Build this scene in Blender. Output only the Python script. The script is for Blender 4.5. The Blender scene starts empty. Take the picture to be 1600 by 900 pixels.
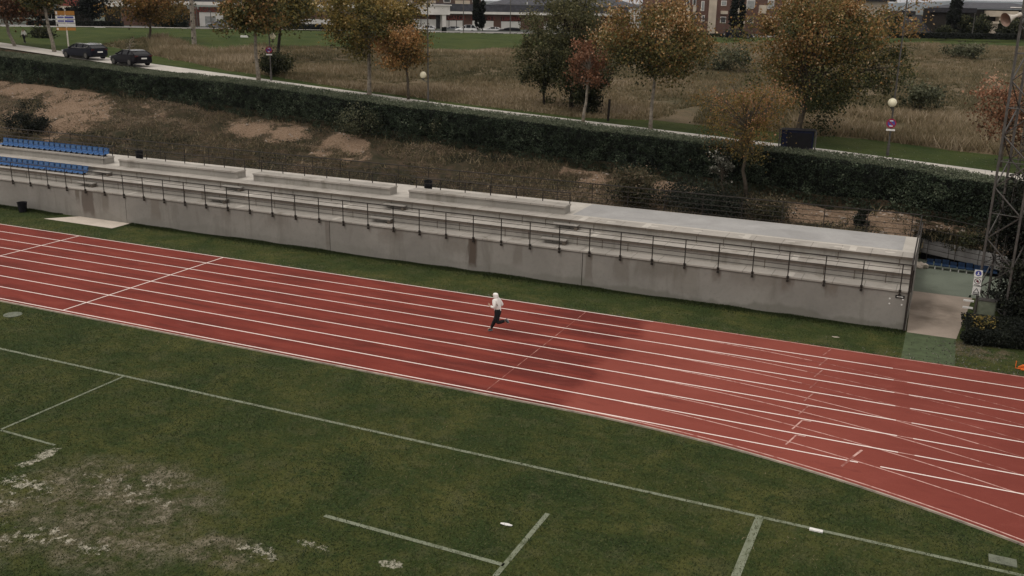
import bpy, bmesh, math, random
import numpy as np
from mathutils import Vector, Matrix

random.seed(7)
RNG = np.random.default_rng(11)
SC = bpy.context.scene
COL = SC.collection

# ------------------------------------------------------------------ camera
CAM_H, PITCH, ROLL, YAW, FPX = 12.33634, 0.28384, 0.019657, -0.4166985, 1523.404
_cy, _sy = math.cos(YAW), math.sin(YAW)
FWD = np.array([_sy*math.cos(PITCH), _cy*math.cos(PITCH), -math.sin(PITCH)])
_R = np.array([_cy, -_sy, 0.0]); _U = np.cross(_R, FWD)
RGT = math.cos(ROLL)*_R + math.sin(ROLL)*_U
UPV = -math.sin(ROLL)*_R + math.cos(ROLL)*_U
EYE = np.array([0, 0, CAM_H])
cd = bpy.data.cameras.new('camera'); cam = bpy.data.objects.new('camera', cd); COL.objects.link(cam)
cd.sensor_width = 36; cd.lens = FPX/1600*36; cd.clip_start = 0.5; cd.clip_end = 60000
M = Matrix(((RGT[0], UPV[0], -FWD[0], 0), (RGT[1], UPV[1], -FWD[1], 0), (RGT[2], UPV[2], -FWD[2], CAM_H), (0, 0, 0, 1)))
cam.matrix_world = M
SC.camera = cam

# ------------------------------------------------------------------ world, sun, exposure
SUN_EL, SUN_AZ = math.radians(58), math.radians(215)      # azimuth of the veiled sun, clockwise from +Y
W = bpy.data.worlds.new('World'); SC.world = W; W.use_nodes = True
nt = W.node_tree; nt.nodes.clear()
out = nt.nodes.new('ShaderNodeOutputWorld'); bg = nt.nodes.new('ShaderNodeBackground')
sky = nt.nodes.new('ShaderNodeTexSky'); sky.sky_type = 'NISHITA'; sky.sun_disc = False
sky.sun_elevation = SUN_EL; sky.sun_rotation = SUN_AZ; sky.air_density = 1.0; sky.dust_density = 2.0; sky.altitude = 600
tc = nt.nodes.new('ShaderNodeTexCoord'); mp = nt.nodes.new('ShaderNodeMapping'); mp.inputs['Scale'].default_value = (1.2, 1.2, 5)
nz = nt.nodes.new('ShaderNodeTexNoise'); nz.inputs['Scale'].default_value = 2.2; nz.inputs['Detail'].default_value = 6
rp = nt.nodes.new('ShaderNodeValToRGB')
rp.color_ramp.elements[0].position = 0.35; rp.color_ramp.elements[0].color = (.80, .80, .85, 1)
rp.color_ramp.elements[1].position = 0.7; rp.color_ramp.elements[1].color = (1, .985, .96, 1)
mul = nt.nodes.new('ShaderNodeMixRGB'); mul.blend_type = 'MULTIPLY'; mul.inputs[0].default_value = 1; mul.inputs[2].default_value = (9.7, 9.1, 8.3, 1)
mix = nt.nodes.new('ShaderNodeMixRGB'); mix.inputs[0].default_value = 0.9
nt.links.new(tc.outputs['Generated'], mp.inputs[0]); nt.links.new(mp.outputs[0], nz.inputs['Vector'])
nt.links.new(nz.outputs['Fac'], rp.inputs[0]); nt.links.new(rp.outputs[0], mul.inputs[1])
sep = nt.nodes.new('ShaderNodeSeparateXYZ'); nt.links.new(tc.outputs['Generated'], sep.inputs[0])
el = nt.nodes.new('ShaderNodeMapRange'); el.inputs[1].default_value = 0.0; el.inputs[2].default_value = 1.0; el.inputs[3].default_value = .74; el.inputs[4].default_value = 1.42
nt.links.new(sep.outputs[2], el.inputs[0])
mul2 = nt.nodes.new('ShaderNodeMixRGB'); mul2.blend_type = 'MULTIPLY'; mul2.inputs[0].default_value = 1
nt.links.new(mul.outputs[0], mul2.inputs[1]); nt.links.new(el.outputs[0], mul2.inputs[2])
nt.links.new(sky.outputs[0], mix.inputs[1]); nt.links.new(mul2.outputs[0], mix.inputs[2])
nt.links.new(mix.outputs[0], bg.inputs[0]); bg.inputs[1].default_value = 0.095
nt.links.new(bg.outputs[0], out.inputs[0])
sl = bpy.data.lights.new('sun', 'SUN'); sl.energy = 0.8; sl.angle = math.radians(12); sl.color = (1, .95, .88)
sun = bpy.data.objects.new('sun', sl); COL.objects.link(sun)
sdir = Vector((math.sin(SUN_AZ)*math.cos(SUN_EL), math.cos(SUN_AZ)*math.cos(SUN_EL), math.sin(SUN_EL)))
sun.rotation_euler = sdir.to_track_quat('Z', 'Y').to_euler()
SC.view_settings.view_transform = 'Standard'; SC.view_settings.look = 'None'
SC.view_settings.exposure = 0.06; SC.view_settings.gamma = 1.0; SC.view_settings.use_curve_mapping = False
SC.cycles.max_bounces = 4; SC.cycles.diffuse_bounces = 3; SC.cycles.transparent_max_bounces = 4
SC.cycles.volume_bounces = 0

# ------------------------------------------------------------------ survey helpers: measured sight lines -> places on the ground
def ray(x, y): return FWD*FPX + RGT*(x-800) + UPV*(450-y)
def proj(p):
    v = np.asarray(p, float)-EYE; z = v@FWD
    return 800+FPX*(v@RGT)/z, 450-FPX*(v@UPV)/z
def gz(x, y, z=0.0):
    d = ray(x, y); return EYE + d*((z-CAM_H)/d[2])
def gY(x, y, Y):
    d = ray(x, y); return EYE + d*(Y/d[1])
def gline(x, y, Ya, s):            # on the vertical plane over the plan line Y = Ya - s*X
    d = ray(x, y); return EYE + d*(Ya/(d[1]+s*d[0]))
def gdist(x, y, D): return EYE + ray(x, y)/FPX*D
def height_to(base, ytop):
    lo, hi = 0, 60
    for _ in range(40):
        m = (lo+hi)/2
        if proj((base[0], base[1], base[2]+m))[1] > ytop: lo = m
        else: hi = m
    return lo

# ------------------------------------------------------------------ numpy noise
def vnoise(x, y, seed=0):
    xi, yi = np.floor(x).astype(np.int64), np.floor(y).astype(np.int64); fx, fy = x-xi, y-yi
    fx = fx*fx*(3-2*fx); fy = fy*fy*(3-2*fy)
    def h(a, b):
        n = (a*374761393 + b*668265263 + seed*974711) & 0x7fffffff
        n = ((n ^ (n >> 13))*1274126177) & 0x7fffffff
        return ((n ^ (n >> 16)) & 0xffff)/65535.0
    return (h(xi, yi)*(1-fx)+h(xi+1, yi)*fx)*(1-fy)+(h(xi, yi+1)*(1-fx)+h(xi+1, yi+1)*fx)*fy
def fbm(x, y, seed=0, o=4):
    s = 0; a = .5
    for i in range(o): s = s+a*(vnoise(x*2**i, y*2**i, seed+i)-.5); a *= .5
    return s

# ------------------------------------------------------------------ materials
def newmat(name, rough=.8, spec=.3):
    m = bpy.data.materials.new(name); m.use_nodes = True
    b = m.node_tree.nodes['Principled BSDF']; b.inputs['Roughness'].default_value = rough
    b.inputs['Specular IOR Level'].default_value = spec
    return m, m.node_tree, b
class G:                            # tiny node-graph writer
    def __init__(s, t): s.t = t; s.tc = t.nodes.new('ShaderNodeTexCoord'); s.co = s.tc.outputs['Object']
    def link(s, a, b): s.t.links.new(a, b)
    def setin(s, sock, v):
        if hasattr(v, 'is_linked') or isinstance(v, bpy.types.NodeSocket): s.link(v, sock)
        elif isinstance(v, (tuple, list)): sock.default_value = (*v, 1) if len(v) == 3 and len(sock.default_value) == 4 else v
        else: sock.default_value = v
    def noise(s, scale, detail=4, rough=.55, dist=0, stretch=None, co=None):
        n = s.t.nodes.new('ShaderNodeTexNoise'); n.inputs['Scale'].default_value = scale; n.inputs['Detail'].default_value = detail
        n.inputs['Roughness'].default_value = rough; n.inputs['Distortion'].default_value = dist
        c = co or s.co
        if stretch:
            m = s.t.nodes.new('ShaderNodeMapping'); m.inputs['Scale'].default_value = stretch; s.link(c, m.inputs[0]); c = m.outputs[0]
        s.link(c, n.inputs['Vector']); return n.outputs['Fac']
    def ramp(s, v, stops):
        r = s.t.nodes.new('ShaderNodeValToRGB'); e = r.color_ramp.elements
        while len(e) < len(stops): e.new(.5)
        for i, (p, c) in enumerate(stops): e[i].position = p; e[i].color = (*c, 1) if len(c) == 3 else c
        s.link(v, r.inputs[0]); return r.outputs[0]
    def step(s, v, a, b):           # smooth 0..1
        m = s.t.nodes.new('ShaderNodeMapRange'); m.interpolation_type = 'SMOOTHSTEP'
        m.inputs[1].default_value = a; m.inputs[2].default_value = b; s.setin(m.inputs[0], v); return m.outputs[0]
    def math(s, op, a, b=0.0, c=None):
        m = s.t.nodes.new('ShaderNodeMath'); m.operation = op; s.setin(m.inputs[0], a); s.setin(m.inputs[1], b)
        if c is not None: s.setin(m.inputs[2], c)
        return m.outputs[0]
    def mix(s, f, a, b, mode='MIX'):
        m = s.t.nodes.new('ShaderNodeMixRGB'); m.blend_type = mode
        s.setin(m.inputs[0], f); s.setin(m.inputs[1], a); s.setin(m.inputs[2], b); return m.outputs[0]
    def xyz(s, i):
        n = s.t.nodes.new('ShaderNodeSeparateXYZ'); s.link(s.co, n.inputs[0]); return n.outputs[i]
    def attr(s, name):
        a = s.t.nodes.new('ShaderNodeAttribute'); a.attribute_name = name; return a.outputs['Fac']
    def bump(s, b, h, strength=.4, dist=.02):
        n = s.t.nodes.new('ShaderNodeBump'); n.inputs['Strength'].default_value = strength; n.inputs['Distance'].default_value = dist
        s.link(h, n.inputs['Height']); s.link(n.outputs[0], b.inputs['Normal'])
    def spot(s, cx, cy, rx, ry, soft=.6):   # 1 inside an ellipse, ragged by whoever multiplies it
        dx = s.math('DIVIDE', s.math('SUBTRACT', s.xyz(0), cx), rx); dy = s.math('DIVIDE', s.math('SUBTRACT', s.xyz(1), cy), ry)
        d = s.math('ADD', s.math('MULTIPLY', dx, dx), s.math('MULTIPLY', dy, dy))
        return s.step(s.math('SUBTRACT', 1.0, d), 0, soft)

def simple(name, c, rough=.7, var=.15, scale=6, spec=.3, metal=0, bump=0):
    m, t, b = newmat(name, rough, spec); g = G(t)
    n = g.noise(scale, 5)
    lo = tuple(v*(1-var*1.6) for v in c); hi = tuple(min(1, v*(1+var)) for v in c)
    t.links.new(g.ramp(n, [(.3, lo), (.7, hi)]), b.inputs['Base Color']); b.inputs['Metallic'].default_value = metal
    if bump: g.bump(b, g.noise(scale*8, 3), bump)
    return m

MAT = {}
# --- grass of the infield
m, t, b = newmat('grass', .95, .15); g = G(t)
big = g.noise(.42, 5, .68, .5); mid = g.noise(2.2, 5, .65); fine = g.noise(16, 4, .75, .3, (1, .62, 1)); blade = g.noise(55, 3, .7, 0, (1, .5, 1))
col = g.ramp(big, [(.34, (.022, .040, .009)), (.45, (.036, .052, .0115)), (.55, (.060, .068, .0165)), (.66, (.084, .088, .023))])
col = g.mix(g.math('MULTIPLY', g.step(mid, .46, .66), .8), col, (.030, .052, .0125))
col = g.mix(g.math('MULTIPLY', g.step(g.noise(1.0, 5, .7, .4), .50, .66), .35), col, (.105, .100, .050))
col = g.mix(g.step(fine, .50, .74), col, (.100, .105, .044))
col = g.mix(g.math('MULTIPLY', g.step(fine, .50, .28), .8), col, (.014, .021, .008))
col = g.mix(g.math('MULTIPLY', g.step(blade, .60, .80), .5), col, (.13, .13, .07))
# worn, chalky goal mouth
worn = g.spot(-18.2, 16.6, 3.6, 2.3, .9)
for (cx, cy, rx, ry) in ((-20.2, 13.6, 2.6, 2.4), (-17.0, 14.8, 2.6, 1.6), (-14.2, 15.6, 1.6, .9)):
    worn = g.math('MAXIMUM', worn, g.spot(cx, cy, rx, ry, .9))
wn = g.noise(1.3, 5, .7); wm = g.math('MULTIPLY', worn, g.step(wn, .34, .60))
col = g.mix(g.math('MULTIPLY', wm, .62), col, g.ramp(fine, [(.3, (.075, .060, .038)), (.55, (.17, .14, .10)), (.75, (.30, .26, .20))]))
chalkn = g.noise(7.0, 8, .82, .6, (1, .8, 1))
col = g.mix(g.math('MULTIPLY', g.math('MULTIPLY', worn, g.step(g.math('ADD', chalkn, g.math('MULTIPLY', g.math('SUBTRACT', wn, .5), .9)), .50, .68)), .55), col, (.33, .29, .22))
for (cx, cy, rx, ry, k) in ((-21.9, 17.2, .30, .75, .47), (-20.9, 15.9, 1.3, .7, .55), (-18.3, 14.4, .9, .45, .56), (-16.9, 14.4, .6, .35, .55), (-19.8, 13.5, 1.5, 1.1, .56), (-13.4, 16.0, .8, .4, .57),
                        (-10.35, 16.85, .30, .18, .47), (-12.4, 16.75, .7, .2, .60), (-20.6, 15.0, .5, .3, .55), (-18.3, 16.9, 2.2, 1.0, .63)):
    sp_ = g.spot(cx, cy, rx*1.5, ry*1.5, 1.0); vv = g.math('ADD', chalkn, g.math('MULTIPLY', g.math('SUBTRACT', sp_, .75), .42))
    col = g.mix(g.math('MULTIPLY', g.step(g.math('ADD', vv, g.math('MULTIPLY', g.math('SUBTRACT', g.noise(2.6, 4, .6), .5), .9)), k+.045, k+.16), .78), col, (.50, .47, .38))
# bare soil and clover by the path on the right, leaf scraps along the track
dirt = g.math('MULTIPLY', g.spot(2.1, 39.2, 1.5, 1.3, .8), g.step(g.noise(1.8, 6, .7), .42, .58))
col = g.mix(g.math('MULTIPLY', dirt, .8), col, g.ramp(fine, [(.3, (.07, .05, .03)), (.7, (.20, .16, .11))]))
edge = g.math('MULTIPLY', g.math('MULTIPLY', g.step(g.xyz(1), 37.35, 36.9), g.step(g.xyz(1), 36.6, 36.86)), g.step(g.noise(6, 4, .7), .52, .66))
col = g.mix(g.math('MULTIPLY', edge, .7), col, (.20, .15, .10))
t.links.new(col, b.inputs['Base Color']); g.bump(b, g.math('ADD', fine, g.math('MULTIPLY', blade, .5)), .9, .05)
MAT['grass'] = m
# --- green carpet by the passage
MAT['green_mat'] = simple('green_mat', (.066, .090, .042), .9, .2, 3)
# --- running track
m, t, b = newmat('track', .9, .10); g = G(t)
X, Y = g.xyz(0), g.xyz(1)
lane = g.math('FLOOR', g.math('DIVIDE', g.math('SUBTRACT', Y, 27.1), 1.22))
off = g.math('ADD', g.math('MULTIPLY', g.math('SINE', g.math('MULTIPLY', lane, 2.7)), .28), g.math('MULTIPLY', g.math('SUBTRACT', g.noise(.7, 5, .6), .5), 1.6))
newp = g.step(g.math('ADD', X, off), -10.55, -9.75)
streak = g.noise(.9, 5, .6, .3, (.32, 1.7, 1)); cloud = g.noise(.25, 3, .5); speck = g.noise(60, 2, .8)
old = g.ramp(streak, [(.33, (.112, .021, .015)), (.50, (.172, .030, .021)), (.72, (.210, .041, .028))])
new = g.ramp(cloud, [(.3, (.212, .050, .036)), (.7, (.258, .066, .048))])
# newer surface grows deeper in colour towards the bend
new = g.mix(g.step(X, -5, 2.5), new, g.ramp(cloud, [(.3, (.158, .034, .025)), (.7, (.200, .046, .034))]))
dk = g.math('MULTIPLY', g.step(g.math('ADD', X, g.math('MULTIPLY', streak, 3.0)), -17.5, -11), g.math('SUBTRACT', 1.0, newp))
old = g.mix(g.math('MULTIPLY', dk, g.math('MULTIPLY', g.step(streak, .62, .40), .85)), old, (.100, .018, .014))
col = g.mix(newp, old, new)
col = g.mix(g.math('MULTIPLY', g.step(g.noise(.8, 4, .6, 0, (.6, 2.2, 1)), .62, .75), .5), col, (.105, .022, .018))
big = g.noise(1.6, 6, .7, .5, (.5, 1.3, 1)); col = g.mix(g.math('MULTIPLY', g.step(big, .50, .72), .30), col, (.30, .085, .066)); col = g.mix(g.math('MULTIPLY', g.step(big, .48, .28), .35), col, (.125, .028, .022))
col = g.mix(.14, col, g.ramp(speck, [(.3, (.05, .01, .01)), (.7, (.42, .13, .10))]))
t.links.new(col, b.inputs['Base Color']); g.bump(b, speck, .3, .01); MAT['track'] = m
# --- painted lines: bright and worn
def paint(name, c, lo, hi, under):
    m, t, b = newmat(name, .7, .3); g = G(t); n = g.noise(3.2, 6, .75)
    c2 = g.mix(g.step(n, lo, hi), under, c); t.links.new(c2, b.inputs['Base Color']); return m
MAT['line'] = paint('line', (.88, .76, .70), .12, .32, (.30, .10, .07))
MAT['line_old'] = paint('line_old', (.62, .38, .33), .30, .56, (.26, .07, .05))
MAT['line_faint'] = paint('line_faint', (.46, .24, .20), .42, .66, (.22, .055, .04))
MAT['grass_line'] = paint('grass_line', (.19, .21, .145), .30, .56, (.085, .10, .05))
MAT['white_paint'] = simple('white_paint', (.8, .8, .76), .7, .1, 20)
MAT['kerb'] = simple('kerb', (.40, .33, .27), .85, .25, 3)
# --- concretes
def concrete(name, c, stain=0, seams=None, rough=.9, vseams=None):
    m, t, b = newmat(name, rough, .25); g = G(t)
    a = g.noise(.5, 5, .6, .5); f = g.noise(7, 6, .7); s = g.noise(1.1, 5, .65, .4, (1, 1, .16))
    col = g.ramp(a, [(.3, tuple(v*.82 for v in c)), (.7, tuple(v*1.1 for v in c))])
    col = g.mix(g.math('MULTIPLY', g.step(f, .45, .75), .3), col, tuple(v*.6 for v in c))
    if stain: col = g.mix(g.math('MULTIPLY', g.step(s, .52, .72), stain), col, tuple(v*.45 for v in (c[0], c[1]*.95, c[2]*.85)))
    if seams:
        fr = g.math('FRACT', g.math('DIVIDE', g.math('ADD', g.xyz(0), 200.0), seams))
        k = g.math('MULTIPLY', g.math('LESS_THAN', fr, .03/seams), .75)
        col = g.mix(k, col, tuple(v*.42 for v in c))
    t.links.new(col, b.inputs['Base Color']); g.bump(b, f, .35, .02); return m, t, b, g, col
MAT['concrete'] = concrete('concrete', (.370, .345, .308), .6, 1.22)[0]
MAT['concrete_plain'] = concrete('concrete_plain', (.315, .298, .268), .55)[0]
m, t, b, g, col = concrete('wall_concrete', (.262, .246, .222), .40)
Z = g.xyz(2); Xn = g.xyz(0); n1 = g.noise(1.5, 6, .7, .6)
for (xc, w, zb, k, c) in ((-44.6, .55, .1, .8, (.10, .08, .066)), (-43.3, .35, .5, .55, (.12, .10, .08)), (-45.4, .2, .9, .7, (.11, .09, .07)), (-39.6, .4, .4, .5, (.15, .125, .10)), (-20.0, .30, .15, .85, (.075, .052, .038)), (-20.9, .9, .8, .35, (.13, .11, .09)),
                       (-12.6, .5, .5, .45, (.14, .12, .10)), (-11.0, 1.3, .9, .5, (.13, .115, .095)), (-9.6, .7, .2, .30, (.15, .13, .105)), (-6.5, 1.4, 1.0, .4, (.14, .12, .10)), (-31.3, .8, .9, .35, (.15, .13, .11)), (-24.5, .7, 1.0, .4, (.14, .115, .095)), (-17.6, .25, .6, .4, (.13, .11, .09)), (-3.6, .35, 1.05, .5, (.12, .09, .07)), (-5.3, .3, 1.1, .5, (.12, .09, .07)), (-8.3, .25, 1.05, .5, (.11, .085, .065)), (-14.1, .2, .3, .5, (.12, .10, .08)), (-34.6, .4, .9, .35, (.14, .12, .10)), (-28.2, .15, .1, .5, (.13, .11, .09))):
    dx = g.math('ABSOLUTE', g.math('SUBTRACT', Xn, xc))
    wob = g.math('ADD', dx, g.math('MULTIPLY', g.math('SUBTRACT', g.noise(2.5, 5, .7, .3, (1, 1, .2)), .5), w*2.0))
    mk = g.math('MULTIPLY', g.step(wob, w*1.1, w*.55), g.step(g.math('ADD', Z, g.math('MULTIPLY', g.math('SUBTRACT', n1, .5), .9)), zb-.25, zb+.35))
    col = g.mix(g.math('MULTIPLY', mk, k), col, c)
# green damp band at the foot of the wall, its height wandering along the wall
hb = g.math('ADD', .22, g.math('MULTIPLY', g.math('SUBTRACT', g.noise(.35, 4, .55, 0, (1, 1, 0)), .40), 1.8))
band = g.math('MULTIPLY', g.step(g.math('ADD', g.math('SUBTRACT', hb, Z), g.math('MULTIPLY', g.math('SUBTRACT', n1, .5), .2)), -.04, .14), g.math('ADD', .35, g.math('MULTIPLY', g.step(Xn, -19, -13), .6)))
col = g.mix(g.math('MULTIPLY', band, .55), col, (.135, .132, .105))
top = g.step(g.math('ADD', Z, g.math('MULTIPLY', n1, .22)), 1.58, 1.74)
col = g.mix(g.math('MULTIPLY', top, .6), col, (.11, .09, .075))
t.links.new(col, b.inputs['Base Color']); MAT['wall'] = m
MAT['walk_grey'] = concrete('walk_grey', (.36, .355, .345), .15)[0]
MAT['walk_white'] = concrete('walk_white', (.50, .47, .42), .3)[0]
MAT['fascia'] = concrete('fascia', (.125, .105, .085), .6, 1.22)[0]
MAT['path_brown'] = concrete('path_brown', (.30, .245, .20), .0)[0]
m, t, b, g, col = concrete('path_brown2', (.33, .275, .225), 0)
col = g.mix(g.math('MULTIPLY', g.math('MULTIPLY', g.spot(.3, 43.6, 1.5, 2.6, .9), g.step(g.noise(.7, 4), .3, .6)), .8), col, (.13, .105, .08))
t.links.new(col, b.inputs['Base Color']); MAT['path_brown'] = m
MAT['court'] = concrete('court', (.150, .172, .135), .2)[0]
MAT['pavement'] = concrete('pavement', (.50, .47, .42), .2, 2.0)[0]
MAT['asphalt'] = simple('asphalt', (.10, .10, .10), .9, .2, 3)
MAT['panel_grey'] = concrete('panel_grey', (.235, .228, .222), .3)[0]
MAT['pale_slab'] = concrete('pale_slab', (.60, .53, .45), .25)[0]
# --- metals, plastics
MAT['rail'] = simple('rail', (.030, .024, .020), .55, .3, 8, .4, .3)
MAT['steel'] = simple('steel', (.105, .098, .090), .5, .2, 5, .5, .5)
MAT['black'] = simple('black', (.010, .010, .012), .7, .2, 6, .15)
MAT['dark_glass'] = simple('dark_glass', (.006, .007, .009), .15, .2, 3, .16)
MAT['blue_seat'] = simple('blue_seat', (.030, .115, .30), .45, .25, 4, .5)
MAT['blue_dark'] = simple('blue_dark', (.012, .035, .085), .6, .3, 4)
MAT['blue_seat_pale'] = simple('blue_seat_pale', (.075, .165, .32), .5, .2, 9, .5)
MAT['container'] = simple('container', (.010, .013, .034), .7, .3, 4, .1)
MAT['white_globe'] = simple('white_globe', (.82, .76, .56), .35, .06, 2, .5)
MAT['horn'] = simple('horn', (.62, .57, .50), .5, .15, 6, .4)
MAT['horn_in'] = simple('horn_in', (.26, .17, .13), .6, .2, 6, .3)
MAT['white'] = simple('white', (.74, .73, .70), .6, .08, 5)
MAT['orange'] = simple('orange', (.75, .17, .03), .6, .2, 8)
MAT['red_sign'] = simple('red_sign', (.26, .02, .05), .5, .1, 8)
MAT['blue_sign'] = simple('blue_sign', (.06, .07, .30), .5, .1, 8)
MAT['amber'] = simple('amber', (.42, .19, .04), .6, .1, 8)
MAT['car_navy'] = simple('car_navy', (.008, .009, .016), .4, .1, 2, .10)
MAT['car_black'] = simple('car_black', (.008, .007, .010), .4, .1, 2, .10)
MAT['car_white'] = simple('car_white', (.70, .70, .70), .25, .05, 2, .6)
MAT['car_grey'] = simple('car_grey', (.13, .14, .15), .25, .05, 2, .6)
MAT['chrome'] = simple('chrome', (.65, .65, .65), .25, .05, 2, .5, .9)
MAT['tail_red'] = simple('tail_red', (.07, .008, .008), .3, .1, 3)
MAT['rubber'] = simple('rubber', (.015, .015, .015), .9, .2, 5)
MAT['cabinet'] = simple('cabinet', (.14, .155, .11), .6, .2, 4)
# --- masonry of the far buildings
def brick(name, a, c):
    m, t, b = newmat(name, .9, .2); g = G(t)
    br = t.nodes.new('ShaderNodeTexBrick'); br.inputs['Scale'].default_value = 1.0; br.inputs['Brick Width'].default_value = .5; br.inputs['Row Height'].default_value = .16
    br.inputs['Mortar Size'].default_value = .02; br.inputs['Color1'].default_value = (*a, 1); br.inputs['Color2'].default_value = (*c, 1); br.inputs['Mortar'].default_value = (.2, .17, .15, 1)
    mp = t.nodes.new('ShaderNodeMapping'); mp.inputs['Rotation'].default_value = (math.radians(90), 0, 0)
    g.link(g.co, mp.inputs[0]); g.link(mp.outputs[0], br.inputs['Vector'])
    t.links.new(g.mix(.35, br.outputs['Color'], g.ramp(g.noise(.4, 4), [(.3, tuple(v*.7 for v in a)), (.7, c)])), b.inputs['Base Color']); return m
MAT['brick'] = brick('brick', (.105, .050, .036), (.15, .072, .052))
MAT['brick_dark'] = brick('brick_dark', (.095, .058, .045), (.125, .078, .062))
MAT['beige'] = simple('beige', (.56, .48, .38), .9, .12, .6)
MAT['render_white'] = simple('render_white', (.80, .77, .72), .9, .1, .6)
MAT['slate'] = simple('slate', (.050, .052, .062), .7, .3, 1.5)
MAT['slate_dark'] = simple('slate_dark', (.030, .029, .034), .8, .3, 1.5)
MAT['shutter'] = simple('shutter', (.78, .76, .72), .7, .08, .7)
MAT['sign_red'] = simple('sign_red', (.040, .016, .014), .6, .1, 4)
MAT['letter_red'] = simple('letter_red', (.24, .060, .046), .6, .1, 4)
MAT['win_dark'] = simple('win_dark', (.05, .05, .05), .2, .2, 4, .5)
MAT['win_pale'] = simple('win_pale', (.34, .35, .34), .4, .2, 2, .5)
# --- earth
m, t, b = newmat('bank_earth', .97, .1); g = G(t)
sand = g.attr('sand'); n = g.noise(.9, 7, .7, .6); f = g.noise(9, 5, .75); sp = g.noise(3.2, 6, .75)
veg = g.ramp(n, [(.30, (.040, .042, .024)), (.45, (.062, .054, .032)), (.58, (.100, .074, .048)), (.75, (.165, .118, .080))])
earth = g.ramp(f, [(.25, (.165, .108, .070)), (.5, (.300, .210, .142)), (.8, (.43, .325, .235))])
k = g.step(g.math('ADD', sand, g.math('MULTIPLY', g.math('SUBTRACT', sp, .5), 1.3)), .26, .58)
col = g.mix(k, veg, earth); col = g.mix(g.math('MULTIPLY', g.step(f, .5, .25), .55), col, (.020, .020, .012))
t.links.new(col, b.inputs['Base Color']); g.bump(b, g.math('ADD', f, sp), 1.0, .18); MAT['bank'] = m
m, t, b = newmat('field_ground', .97, .1); g = G(t)
gr = g.attr('green'); n = g.noise(.12, 6, .65, .6); f = g.noise(2.2, 5, .75)
dry = g.ramp(n, [(.30, (.072, .070, .036)), (.46, (.120, .098, .058)), (.60, (.165, .125, .078)), (.75, (.115, .088, .056))])
grn = g.ramp(g.noise(.25, 4, .6), [(.3, (.032, .054, .013)), (.7, (.070, .086, .023))])
k = g.step(g.math('ADD', gr, g.math('MULTIPLY', g.math('SUBTRACT', g.noise(.5, 6, .7), .5), .5)), .38, .62)
col = g.mix(k, dry, grn); col = g.mix(g.math('MULTIPLY', g.step(f, .48, .25), .5), col, (.022, .024, .012))
t.links.new(col, b.inputs['Base Color']); g.bump(b, f, 1.0, .25); MAT['field'] = m
MAT['plain'] = simple('plain', (.060, .070, .050), .95, .4, .004)
MAT['hill'] = simple('hill', (.045, .060, .045), .95, .4, .001)

def leafmat(name, stops, rough=.75):
    m, t, b = newmat(name, rough, .25); g = G(t)
    col = g.ramp(g.attr('tint'), stops)
    tr = t.nodes.new('ShaderNodeBsdfTranslucent'); mx = t.nodes.new('ShaderNodeMixShader'); mx.inputs[0].default_value = .22
    t.links.new(col, b.inputs['Base Color']); t.links.new(col, tr.inputs[0])
    t.links.new(b.outputs[0], mx.inputs[1]); t.links.new(tr.outputs[0], mx.inputs[2]); t.links.new(mx.outputs[0], t.nodes['Material Output'].inputs[0])
    return m
def sc_(st, k): return [(p, tuple(v*k for v in c)) for p, c in st]
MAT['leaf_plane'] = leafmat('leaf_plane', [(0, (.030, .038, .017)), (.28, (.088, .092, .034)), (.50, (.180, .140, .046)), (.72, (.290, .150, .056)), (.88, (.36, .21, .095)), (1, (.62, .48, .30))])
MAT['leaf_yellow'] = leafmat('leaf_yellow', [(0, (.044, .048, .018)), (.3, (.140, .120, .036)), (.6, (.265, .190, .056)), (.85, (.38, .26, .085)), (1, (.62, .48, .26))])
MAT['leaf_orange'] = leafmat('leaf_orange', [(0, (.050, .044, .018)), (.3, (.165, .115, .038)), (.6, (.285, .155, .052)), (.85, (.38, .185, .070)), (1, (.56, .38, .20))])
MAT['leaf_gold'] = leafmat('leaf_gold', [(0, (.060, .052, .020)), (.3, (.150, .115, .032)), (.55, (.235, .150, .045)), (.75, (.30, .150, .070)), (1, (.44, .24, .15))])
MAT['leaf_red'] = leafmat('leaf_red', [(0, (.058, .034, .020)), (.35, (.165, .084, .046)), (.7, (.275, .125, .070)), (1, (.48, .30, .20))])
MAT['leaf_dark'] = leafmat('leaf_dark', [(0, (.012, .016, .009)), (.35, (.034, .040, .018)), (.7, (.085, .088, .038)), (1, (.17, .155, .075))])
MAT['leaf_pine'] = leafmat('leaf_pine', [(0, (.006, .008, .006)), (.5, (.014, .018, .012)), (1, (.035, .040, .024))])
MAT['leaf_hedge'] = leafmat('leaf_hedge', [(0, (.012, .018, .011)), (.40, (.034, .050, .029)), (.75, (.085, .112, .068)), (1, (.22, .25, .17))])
MAT['leaf_hedge_top_lit'] = leafmat('leaf_hedge_top_lit', [(0, (.045, .058, .036)), (.5, (.115, .135, .085)), (1, (.22, .235, .165))])  # paler copy of the hedge leaf, light on the top put into the colour
MAT['leaf_grey'] = leafmat('leaf_grey', [(0, (.030, .034, .019)), (.5, (.085, .092, .050)), (1, (.19, .19, .12))])
MAT['leaf_pale'] = leafmat('leaf_pale', [(0, (.05, .055, .04)), (.5, (.13, .13, .10)), (1, (.42, .41, .36))])
MAT['straw'] = leafmat('straw', [(0, (.072, .070, .034)), (.3, (.155, .130, .070)), (.6, (.245, .192, .114)), (.85, (.34, .27, .18)), (1, (.48, .40, .29))])
MAT['scrub'] = leafmat('scrub', [(0, (.018, .021, .012)), (.35, (.062, .060, .032)), (.65, (.125, .095, .056)), (1, (.27, .205, .145))])
MAT['blade'] = leafmat('blade', [(0, (.014, .024, .007)), (.5, (.040, .053, .014)), (.85, (.078, .088, .028)), (1, (.24, .20, .12))])
MAT['bark'] = simple('bark', (.085, .070, .052), .95, .3, 6)
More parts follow.
